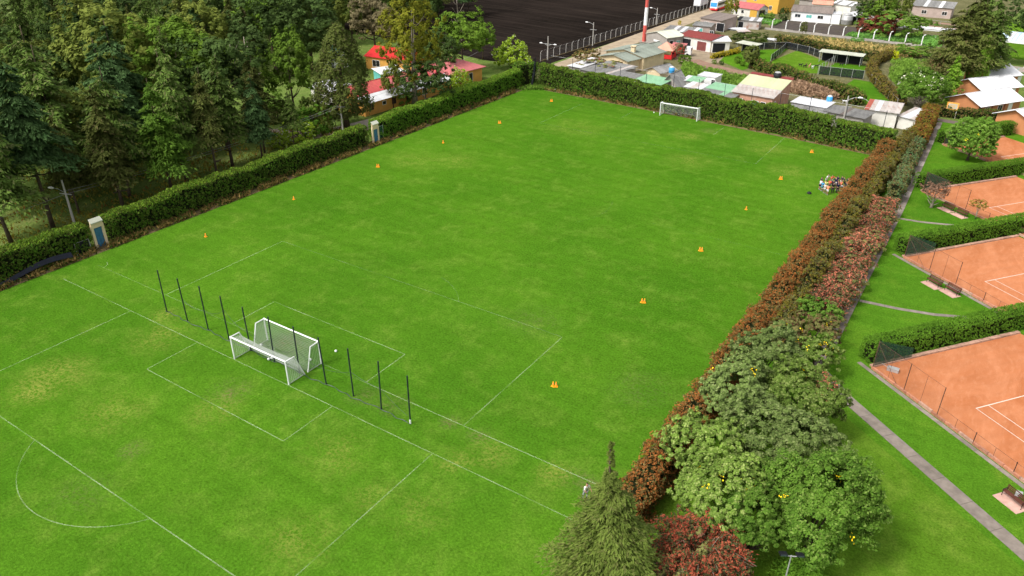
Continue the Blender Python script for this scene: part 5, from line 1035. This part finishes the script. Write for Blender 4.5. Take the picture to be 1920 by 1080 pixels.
# ------------------------------------------------------------------ gates in the left boundary
def gate(x, y, label, hh):
    e = empty('gate', (x, y, 0), R_(90), label=label, cat='gate')
    MB().box(-.98, -.12, 0, -.62, .12, 2.3).obj('pillar', MAT['cream'], e); MB().box(.62, -.12, 0, .98, .12, 2.3).obj('pillar', MAT['cream'], e)
    MB().box(-.98, -.13, 2.302, .98, .13, 2.62).obj('lintel', MAT['cream'], e)
    MB().slab([(-.9, -.3, 2.63+hh), (.9, -.3, 2.63+hh), (.9, .2, 3.0+hh), (-.9, .2, 3.0+hh)], .1).obj('roof_slab', MAT['r_cream'], e); MB().box(-.9, -.1, 2.622, .9, .1, 2.72+hh).obj('upper_wall', MAT['cream'], e)
    for k in range(5): MB().box(-.6+k*.24, -.05+.01*(k % 2), .06, -.6+k*.24+.225, -.02+.01*(k % 2), 2.25).obj('door_board', MAT['blue2'], e)
    MB().box(.48, -.09, 1.0, .56, -.05, 1.2).obj('handle', MAT['iron'], e)
    e.scale = (.82, 1, 1.12)
gate(-37.45, 7.35, 'cream gate frame with blue door in the nearer gap of the left hedge', .35); gate(-36.9, 56.3, 'cream gate frame with blue door in the farther gap of the left hedge', .5)
post_line('net_screen', [(-37.3, 5.9), (-37.4, 4.2)], 1.6, 1.8, 'dark blue netting beside the nearer gate', panel='blacknet'); post_line('net_screen', [(-37.2, 57.4), (-37.3, 58.6)], 2.6, 1.4, 'grey green netting right of the farther gate', panel='screen')
def tarp():
    mb = MB(); n = 26; P = []
    for i in range(n+1):
        t = i/n; x = -36.35-.35*math.sin(t*6); y = 3.2-17*t; z = .55-.4*t+.35*math.sin(t*9)*(1-t); w_ = .45*(1-t)**.6+.1; P.append((x, y, z, w_))
    for i in range(n):
        a, b = P[i], P[i+1]
        mb.slab([(a[0], a[1], a[2]), (b[0], b[1], b[2]), (b[0]-.5*b[3], b[1], b[2]+b[3]), (a[0]-.5*a[3], a[1], a[2]+a[3])], .03)
    mb.obj('fallen_net', MAT['tarp'], None, label='black netting sagging along the foot of the hedge at the left edge', cat='net')
tarp()
MB().tube([(-.4, -.4, 0), (0, 0, 3.5), (.1, .1, 6.3)], [.3, .25, .12], 6).obj('wrapped_post', MAT['blacknet'], None, (-35.2, 104.6, 0), label='black wrapped post in the far left corner of the field', cat='post')

# ------------------------------------------------------------------ goals, poles, nets
def goal(x, y, rz, label, depth_top=1.0, depth=1.9, bar=.07):
    e = empty('football_goal', (x, y, 0), rz, label=label, cat='goal', group='white football goals'); W2, Hh = 3.7, 2.44
    for s in (-1, 1):
        MB().tube([(s*W2, 0, 0), (s*W2, 0, Hh+.06)], bar, 8).obj('post', MAT['white'], e)
        MB().tube([(s*W2, .05, Hh), (s*W2, depth_top, Hh-.02)], bar*.8, 8).obj('top_bar', MAT['white'], e); MB().tube([(s*W2, depth_top, Hh), (s*W2, depth, 0)], bar*.8, 8).obj('back_leg', MAT['white'], e)
        MB().tube([(s*W2, .1, .03), (s*W2, depth, .03)], .025, 5).obj('ground_bar', MAT['steel'], e)
    MB().tube([(-W2, 0, Hh), (W2, 0, Hh)], bar, 8).obj('crossbar', MAT['white'], e)
    # net: strings as thin square rods, both ways, on back, top and sides
    mb = MB(); r = .011; nx, k = 48, 0
    prof = [(0.05, Hh-.03), (depth_top*.5, Hh-.22), (depth_top, Hh-.28)]+[(depth_top+(depth-depth_top)*t+.12*math.sin(t*math.pi), (Hh-.28)*(1-t)) for t in (.2, .4, .6, .8, 1)]
    for i in range(nx+1):
        xx = -W2+2*W2*i/nx; sg = .25*math.sin(math.pi*i/nx); mb.tube([(xx, a, max(.03, b-(sg*(.6 if 0 < j < 5 else 0)))) for j, (a, b) in enumerate(prof)], r, 3, False)
    rows = []
    for j in range(len(prof)-1):
        for t in np.linspace(0, 1, 4 if j > 1 else 4)[:-1]: rows.append((prof[j][0]+(prof[j+1][0]-prof[j][0])*t, prof[j][1]+(prof[j+1][1]-prof[j][1])*t, .6 if 0 < j < 5 else 0.6*t if j == 0 else .6*(1-t)))
    for a, b, g in rows: mb.tube([(-W2+2*W2*i/8, a, max(.03, b-.25*math.sin(math.pi*i/8)*g)) for i in range(9)], r, 3, False)
    for s in (-1, 1):
        for t in np.linspace(.1, .95, 9): yy = depth*t; zt = Hh-.05 if yy < depth_top else Hh*(1-(yy-depth_top)/(depth-depth_top)); mb.tube([(s*W2, yy, .03), (s*W2, yy, max(.05, zt))], r, 3, False)
        for t in np.linspace(.06, .95, 14): z_ = Hh*t; yb = depth-(depth-depth_top)*t; mb.tube([(s*W2, .03, z_), (s*W2, yb, z_)], r, 3, False)
    mb.obj('net', MAT['netstring'], e); return e
MAT['netstring'] = simple('net_string', (.42, .45, .40), .8, .05, 2)
goal(-.08, .12, 0, 'white goal with sagging net on the near goal line, turned towards the camera')
goal(-.08, 4.1, math.pi, 'white goal behind the row of black poles, turned to the far field', 1.0, 1.7)
goal(-.1, 99.6, 0, 'lone white goal before the far hedge', .9, 1.8, .08)
pole_lab = ['leftmost', 'second from the left', 'third from the left', 'fourth from the left', 'fifth from the left', 'sixth from the left, between the two goals', 'fifth from the right', 'fourth from the right', 'third from the right', 'second from the right', 'rightmost, white footed']
pb = MB().tube([(0, 0, -.02), (0, 0, 4.96)], .062, 8).mesh('pole'); pb.materials.append(MAT['netpost']); pj = MB().tube([(0, 0, 3.9), (0, 0, 3.98)], .075, 8).mesh('joint'); pj.materials.append(MAT['iron'])
PX = [-16.8+3.31*i for i in range(11)]
for i, x in enumerate(PX):
    e = empty('net_pole', (x, 1.95+.1*math.sin(i), 0), label='tall black net pole, '+pole_lab[i], cat='pole', group='black net poles across the field'); e.rotation_euler = (.02*math.sin(i*2), .025*math.cos(i*1.3), 0)
    link('shaft', pb, None, e); link('joint', pj, None, e)
    if i == 10: MB().tube([(0, 0, 0), (0, 0, .45)], .075, 8).obj('white_foot', MAT['white'], e)
rp = []
for i in range(10):
    x0, x1 = PX[i], PX[i+1]; zs = [1.4, 2.5, 2.3, 3.4, 1.9, 1.5, 2.5, 1.6, 2.6, 2.2, .4]
    if i in (0,): continue
    for t in np.linspace(0, 1, 8, endpoint=False): rp.append((x0+(x1-x0)*t, 2.05, zs[i]*(1-t)+zs[i+1]*t-(1.2 if i < 7 else .5)*4*t*(1-t)*.35))
MB().tube(rp, .014, 4).obj('slack_cord', MAT['netpost'], None, label='slack black cord strung between the black poles', cat='cord')
gp = [(x, 1.9+.09*math.sin(x*1.1)+.07*math.sin(x*3.7), .05+.03*math.sin(x*5)) for x in np.linspace(-17, 16.4, 110)]
mb = MB().tube(gp, [.018+.022*abs(math.sin(i*.9)) for i in range(110)], 4)
mb.obj('fallen_net', MAT['netpost'], None, label='fallen black net lying along the feet of the poles', cat='net')
# balls
bm = bmesh.new(); bmesh.ops.create_icosphere(bm, subdivisions=3, radius=.115); bme = bpy.data.meshes.new('ball'); bm.to_mesh(bme); bm.free(); bme.polygons.foreach_set('use_smooth', [True]*len(bme.polygons)); bme.materials.append(MAT['white'])
for px, py, lb in ((630, 660, 'right of the two near goals'), (490, 648, 'inside the rear goal near its left post'), (504, 675, 'left of a touching pair under the near crossbar'), (510, 673, 'right of a touching pair under the near crossbar'), (582, 676, 'beside the right post of the rear goal'),
    (1226, 212, 'left of the lone far goal'), (1272, 216, 'in the mouth of the lone far goal'), (1041, 169, 'in the far left corner on the grass'), (1017, 161, 'in the weeds of the far left corner'), (218, 454, 'beside the nearer gate'), (1542, 355, 'by the left side of the huddle')):
    q = at(px, py); o = link('football', bme, None, None, (q[0], q[1], .12)); finish(o, 'white football '+lb, 'ball', 'white footballs'); o.scale = (1.1,)*3
# cones
cm = MB().box(-.17, -.17, 0, .17, .17, .035).lathe([(.13, .035), (.105, .18), (.07, .38), (.045, .52), (.03, .54)], 12).mesh('cone'); cm.materials.append(MAT['orange'])
cb = MB().lathe([(.092, .25), (.078, .34)], 12).mesh('band'); cb.materials.append(MAT['r_salmon'])
CN = [(386, 444, 1, 'nearest on the left side of the field'), (551, 374, 1, 'second on the left side of the field'), (709, 313, 2, 'third on the left side of the field'), (831, 268, 1, 'fourth on the left side of the field'), (937, 231, 2, 'fifth on the left side of the field'), (1034, 190, 2, 'last on the left side by the far corner'),
 (1522, 286, 2, 'farthest on the right side of the field'), (1464, 336, 2, 'left of the huddle of people'), (1399, 393, 1, 'third from the far end on the right side'), (1314, 470, 2, 'fourth from the far end on the right side'), (1206, 567, 2, 'second nearest on the right side'), (1040, 724, 2, 'nearest on the right side')]
for px, py, n, lb in CN:
    for k in range(n):
        q = at(px+(k-(n-1)/2)*.33*1413/90/1.0*(.9 if n > 1 else 0)*(90/np.linalg.norm(at(px, py)-CAM)), py)
        e = empty('traffic_cone', (q[0], q[1]-.05*k, .004), k*.5, label=('left' if k == 0 else 'right')+' cone of the orange pair, '+lb if n > 1 else 'single orange cone, '+lb, cat='cone', group='orange cones along the field'); e.scale = (.92,)*3
        link('body', cm, None, e); link('stripe', cb, None, e)
q = at(1517, 363); MB().lathe([(.3, 0), (.34, .12), (.22, .26), (.05, .3)], 9).tube([(-.15, 0, .25), (0, 0, .42), (.15, 0, .25)], .02, 4).obj('bag', MAT['black'], None, (q[0], q[1], 0), label='small black bag lying on the grass left of the huddle', cat='bag')

# ------------------------------------------------------------------ benches, floodlights
def bench(x, y, rz, label):
    e = empty('park_bench', (x, y, 0), rz, label=label, cat='bench', group='wooden benches on pink pads')
    for s in (-.8, .8):
        MB().tube([(s, -.2, 0), (s, -.22, .42), (s, .2, .42), (s, .27, 0)], .03, 6).obj('leg', MAT['iron'], e); MB().tube([(s, .2, .42), (s, .33, .88)], .03, 6).obj('back_support', MAT['iron'], e)
        MB().tube([(s, -.22, .42), (s, -.24, .64), (s, .26, .66)], .025, 6).obj('armrest', MAT['iron'], e)
    for k in range(4): MB().box(-.9, -.22+k*.115, .445, .9, -.13+k*.115, .475).obj('seat_slat', MAT['wood'], e)
    for k in range(3):
        z = .55+k*.12; yy = .2+.13*(z-.42)/.46; MB().box(-.9, yy-.035, z, .9, yy-.012, z+.09).obj('back_slat', MAT['wood'], e)
    p = MB().slab([(-1.0, -.85, .03), (1.0, -.85, .03), (1.0, .3, .03), (-1.0, .3, .03)], .08).obj('paved_pad', MAT['pad'], None, (x, y, 0)); p.rotation_euler.z = rz; finish(p, 'pink paved pad under the '+label.replace('dark wooden ', '').replace('beside the ', 'by the '), 'paving')
for px, py, lb in ((1750, 534, 'bench left of the pair beside the second clay court'), (1784, 549, 'bench right of the pair beside the second clay court'), (1776, 393, 'bench left of the pair beside the third clay court'), (1801, 404, 'bench right of the pair beside the third clay court'), (1899, 941, 'bench at the right edge beside the nearest clay court'), (1811, 247, 'bench under the round green tree')):
    q = at(px, py); bench(q[0], q[1], EA, 'dark wooden '+lb)
q = at(1903, 937); MB().box(-.25, -.18, .48, .2, .15, .8).obj('bag', MAT['steel'], None, (q[0]+.1, q[1], 0), label='grey bag lying on the bench at the right edge', cat='bag')
e = empty('floodlight_pole', (47.2, 1.0, 0), .5, label='thin pole with two black floodlights over the small clipped conifer', cat='floodlight')
MB().tube([(0, 0, 0), (0, 0, 4.3)], .045, 6).obj('pole', MAT['steel'], e); MB().tube([(-.55, 0, 4.25), (.55, 0, 4.25)], .03, 5).obj('crossarm', MAT['steel'], e)
for s in (-.5, .5):
    MB().slab([(s-.22, -.2, 4.55), (s+.22, -.2, 4.55), (s+.22, .2, 4.42), (s-.22, .2, 4.42)], .14).obj('lamp_housing', MAT['black'], e); MB().box(s-.18, -.225, 4.42, s+.18, -.205, 4.54).obj('lens', MAT['glass'], e)
# clay brushing tool in the corner of the nearest court
c = np.array([47., 32.])+e1*1.0+e2*1.4; MB().tube([(0, 0, .05), (-1.0, -.4, .7)], .03, 5).box(-.5, -.25, .02, .5, .25, .35).obj('court_roller', MAT['steel'], None, (*c, 0), label='grey roller in the corner of the nearest clay court', cat='roller')

# ------------------------------------------------------------------ people and animals
def skin_mesh(name, verts, edges, sub=1):
    """verts: (x, y, z, rx, ry)"""
    me = bpy.data.meshes.new('t'); me.from_pydata([v[:3] for v in verts], edges, []); ob = bpy.data.objects.new('t', me); COL.objects.link(ob)
    m = ob.modifiers.new('s', 'SKIN'); m.use_smooth_shade = True
    for i, v in enumerate(verts): me.skin_vertices[0].data[i].radius = (v[3], v[4] if len(v) > 4 else v[3]); me.skin_vertices[0].data[i].use_root = (i == 0)
    if sub: ob.modifiers.new('u', 'SUBSURF').levels = sub
    dg = bpy.context.evaluated_depsgraph_get(); out = bpy.data.meshes.new_from_object(ob.evaluated_get(dg)); out.name = name; bpy.data.objects.remove(ob); out.materials.clear(); out.materials.append(None); return out
def figure(lean=.0, step=.0, arm=(.0, .0), reach=0., head=0.):
    """front faces -y; returns body parts for a 1.65 m person"""
    f = lambda z: -lean*(z-.85) if z > .85 else 0
    hip, ch, nk = (0, 0, .88), (0, f(1.2), 1.18), (0, f(1.4), 1.39)
    hd = (0, f(1.55)-.03*head, 1.50)
    V = [(*hip, .13, .10), (0, f(1.05), 1.04, .125, .09), (*ch, .15, .10), (*nk, .055), (*hd, .085, .10), (hd[0], hd[1], 1.60, .075, .09)]; E_ = [(0, 1), (1, 2), (2, 3), (3, 4), (4, 5)]
    for s in (-1, 1):
        st = s*step; b = len(V)
        V += [(s*.09, 0, .82, .085), (s*.10, -st*.5, .46, .058), (s*.10, -st*.5+abs(st)*.15+(.12*max(0, -st*s)), .09, .042), (s*.11, -st*.5-.13, .04, .038)]; E_ += [(0, b), (b, b+1), (b+1, b+2), (b+2, b+3)]
    hands = []
    for i, s in enumerate((-1, 1)):
        b = len(V); a = arm[i]; sh = (s*.19, f(1.33), 1.33); el = (s*(.24+.12*a), sh[1]-.02-.22*reach-.1*a, 1.06+.2*a); ha = (s*(.25+.02*a-.05*reach), el[1]-.10-.15*reach-.05*a, .84+.42*a+.15*reach)
        V += [(*sh, .055), (*el, .042), (*ha, .032)]; E_ += [(2, b), (b, b+1), (b+1, b+2)]; hands.append((b+2, ha, s))
    for b, ha, s in hands:   # palm, four fingers and a thumb
        pz = (ha[0], ha[1]-.01, ha[2]-.06); k = len(V); V.append((*pz, .03, .018)); E_.append((b, k))
        for j in range(4): V.append((pz[0], pz[1]-.03+.02*j, pz[2]-.075+(.01 if j in (0, 3) else 0), .009)); E_.append((k, len(V)-1))
        V.append((pz[0]-s*.02, pz[1]-.05, pz[2]-.02, .01)); E_.append((k, len(V)-1))
    body = skin_mesh('body', V, E_)
    e = .018
    TV = [(hip[0], 0, .86, .155, .125), (0, f(1.05), 1.04, .148, .115), (*ch, .175, .125), (0, f(1.35), 1.345, .10, .09)]; TE = [(0, 1), (1, 2), (2, 3)]
    for i, s in enumerate((-1, 1)):
        a = arm[i]; sh = (s*.20, f(1.33), 1.32); el = (s*(.24+.12*a), sh[1]-.02-.22*reach-.1*a, 1.06+.2*a); b = len(TV); TV += [(*sh, .075), (*el, .062)]; TE += [(2, b), (b, b+1)]
    shirt = skin_mesh('shirt', TV, TE)
    def legs(zc, rr, name):
        P = [(0, 0, .86, .15, .12)]; Q = []
        for s in (-1, 1):
            st = s*step; b = len(P); P.append((s*.095, 0, .78, .105)); kn = (s*.10, -st*.5*(.82-max(zc, .46))/.36, max(zc, .46)); P.append((*kn, rr)); Q += [(0, b), (b, b+1)]
            if zc < .4: P.append((s*.10, -st*.5+abs(st)*.15+(.12*max(0, -st*s)), .12, rr*.8)); Q.append((b+1, b+2))
        return skin_mesh(name, P, Q)
    shorts, trousers = legs(.52, .088, 'shorts'), legs(.1, .078, 'trousers')
    hair = skin_mesh('hair', [(hd[0], hd[1]+.02, 1.57, .088, .10), (hd[0], hd[1]+.015, 1.645, .07, .08)], [(0, 1)])
    face = skin_mesh('face', [(hd[0]-.035, hd[1]-.088, 1.545, .012), (hd[0]-.03, hd[1]-.088, 1.545, .012)], [(0, 1)], 0)
    mb = MB()
    for s in (-1, 1):
        st = s*step; mb.box(s*.11-.05, -st*.5-.19, 0, s*.11+.05, -st*.5+abs(st)*.15+(.12*max(0, -st*s))+.05, .085)
    sh_ = mb.mesh('shoes'); sh_.materials.append(None)
    eyes = MB().box(hd[0]-.045, hd[1]-.103, 1.545, hd[0]-.02, hd[1]-.085, 1.56).box(hd[0]+.02, hd[1]-.103, 1.545, hd[0]+.045, hd[1]-.085, 1.56).mesh('eyes'); eyes.materials.append(None)
    nose = MB().slab([(hd[0]-.012, hd[1]-.095, 1.50), (hd[0]+.012, hd[1]-.095, 1.50), (hd[0]+.004, hd[1]-.09, 1.545), (hd[0]-.004, hd[1]-.09, 1.545)], -.02).mesh('nose'); nose.materials.append(None)
    return dict(body=body, shirt=shirt, shorts=shorts, trousers=trousers, hair=hair, shoes=sh_, eyes=eyes, nose=nose)
FIG = [figure(), figure(.18, .18, (.3, .1), .3), figure(.3, .1, (.6, .5), .4), figure(.05, .3, (.1, .5)), figure(.12, 0, (.9, .9), .6)]
CM = {n: simple('cloth_'+n, c, .85, .08, 6) for n, c in dict(white=(.58, .58, .58), navy=(.010, .011, .050), blue=(.05, .30, .58), orange=(.85, .25, .13), red=(.72, .09, .05), black=(.012, .012, .014), yellow=(.55, .55, .18), grey=(.28, .30, .29), green=(.10, .16, .11), teal=(.03, .22, .30), cream=(.70, .68, .60)).items()}
def person(x, y, rz, h, shirt, pants, fig, label, group=None, long=False, z=0.):
    e = empty('person', (x, y, z), rz, label=label, cat='person', group=group); e.scale = (h/1.69,)*3; F_ = FIG[fig]
    for k, m in (('body', MAT['skin']), ('shirt', CM[shirt]), ('trousers' if long else 'shorts', CM[pants]), ('hair', MAT['hair']), ('shoes', CM['grey'] if not long else CM['black']), ('eyes', MAT['hair']), ('nose', MAT['skin'])):
        o = link(k, F_[k], None, e); o.material_slots[0].link = 'OBJECT'; o.material_slots[0].material = m
    return e
q = at(1097, 936); person(q[0], q[1], R_(70), 1.74, 'cream', 'grey', 1, 'man in loose white shirt and grey trousers walking beside the feathery conifer', long=True)
KID = [(1538, 345, 'navy', 'white', 'left edge, in navy shirt and white shorts'), (1548, 339, 'white', 'white', 'back left, all in white'), (1557, 341, 'red', 'white', 'back, in red shirt'), (1569, 342, 'navy', 'navy', 'back right, all in navy'),
 (1576, 343, 'navy', 'white', 'in navy shirt and white shorts at the back right'), (1582, 345, 'navy', 'black', 'in navy shirt and black shorts near the hedge'), (1588, 347, 'navy', 'navy', 'all in navy near the hedge'), (1590, 350, 'orange', 'black', 'in orange bib next to the hedge'),
 (1540, 353, 'blue', 'teal', 'in bright blue shirt and teal shorts'), (1536, 350, 'white', 'navy', 'in white shirt and navy shorts at the left edge'), (1546, 352, 'yellow', 'grey', 'in pale yellow shirt'), (1550, 360, 'orange', 'white', 'in orange bib and white shorts at the front left'),
 (1560, 350, 'navy', 'navy', 'in navy in the middle'), (1565, 346, 'navy', 'white', 'in navy shirt and white shorts at the back'), (1575, 352, 'orange', 'white', 'in orange bib in the middle right'), (1553, 350, 'red', 'navy', 'in red shirt and navy shorts in the middle left'),
 (1569, 352, 'navy', 'black', 'in navy shirt and black shorts in the middle'), (1585, 354, 'navy', 'navy', 'in navy at the right'), (1579, 361, 'navy', 'white', 'in navy shirt and white shorts at the front right'), (1592, 352, 'green', 'white', 'in green shirt by the hedge'), (1545, 357, 'white', 'white', 'crouching figure in white at the front left'), (1587, 357, 'navy', 'grey', 'in navy shirt and grey shorts at the right front')]
cx_, cy_ = at(1564, 349)[:2]
for i, (px, py, s_, p_, lb) in enumerate(KID):
    q = at(px, py+5); a_ = math.atan2(cy_-q[1], cx_-q[0])+math.pi/2
    person(q[0], q[1], a_, 1.42+.05*(i*7 % 4), s_, p_, (0, 2, 4, 1)[i % 4], 'child of the huddle '+lb, 'people in the huddle').scale = (.98, .98, .93)
for px, s_, lb in ((1560, 'black', 'adult all in black at the front of the huddle'), (1569, 'navy', 'adult in navy top and black trousers at the front of the huddle')):
    q = at(px, 362); person(q[0], q[1], math.atan2(cy_-q[1], cx_-q[0])+math.pi/2, 1.72, s_, 'black', 0, lb, 'people in the huddle', long=True)
q = at(1511, 127); person(q[0], q[1], .5, 1.2, 'black', 'black', 2, 'person in black crouched among the dogs in the pen', long=True)
q = at(1283, 98); person(q[0], q[1], .3, 1.7, 'white', 'grey', 0, 'person in white beside the red stall', long=True)
def dog_mesh():
    V = [(0, .25, .48, .10, .12), (0, 0, .47, .085, .10), (0, -.28, .50, .11, .14), (0, -.42, .62, .07, .08), (0, -.55, .72, .065, .07), (0, -.70, .68, .035, .035), (0, .38, .50, .03), (0, .58, .60, .018)]
    E_ = [(0, 1), (1, 2), (2, 3), (3, 4), (4, 5), (0, 6), (6, 7)]
    for s in (-1, 1):
        b = len(V); V += [(s*.09, .24, .38, .07), (s*.09, .18, .26, .04), (s*.09, .30, .17, .025), (s*.09, .27, .03, .028), (s*.08, -.28, .36, .05), (s*.08, -.27, .19, .03), (s*.08, -.29, .03, .028), (s*.05, -.52, .80, .02)]
        E_ += [(0, b), (b, b+1), (b+1, b+2), (b+2, b+3), (2, b+4), (b+4, b+5), (b+5, b+6), (4, b+7)]
    return skin_mesh('body', V, E_)
dm = dog_mesh()
for px, py, m, rz, lb in ((1500, 125, 'black', 1.2, 'black dog left of the crouching person'), (1508, 127, 'black', 2.6, 'black dog beside the crouching person'), (1523, 129, 'white', .6, 'white dog right of the crouching person'), (1530, 127, 'black', 1.9, 'small black dog at the right of the pen'), (1454, 111, 'black', .4, 'black dog by the net fence'), (1577, 124, 'black', 1.5, 'dark dog in the second pen'), (1517, 127, 'orange', 3, 'tan dog beside the crouching person'), (1583, 194, 'white', 1.4, 'white dog on the grass behind the far lamp pole')):
    q = at(px, py); e = empty('dog', (q[0], q[1], 0), rz, label=lb, cat='dog', group='dogs in the village pens'); e.scale = (1.15,)*3; o = link('body', dm, None, e); o.material_slots[0].link = 'OBJECT'; o.material_slots[0].material = CM[m] if m != 'orange' else MAT['r_salmon']
for px, py, lb in ((1554, 108, 'white chair under the left half of the long shelter'), (1591, 116, 'white chair under the right half of the long shelter')):
    q = at(px, py); e = empty('chair', (q[0], q[1], 0), .2, label=lb, cat='chair'); MB().box(-.3, -.3, .42, .3, .3, .48).obj('seat', MAT['white'], e); MB().box(-.3, .26, .481, .3, .32, 1.05).obj('backrest', MAT['white'], e)
    for x in (-.26, .26):
        for y in (-.26, .24): MB().box(x-.03, y-.03, 0, x+.03, y+.03, .419).obj('leg', MAT['white'], e)
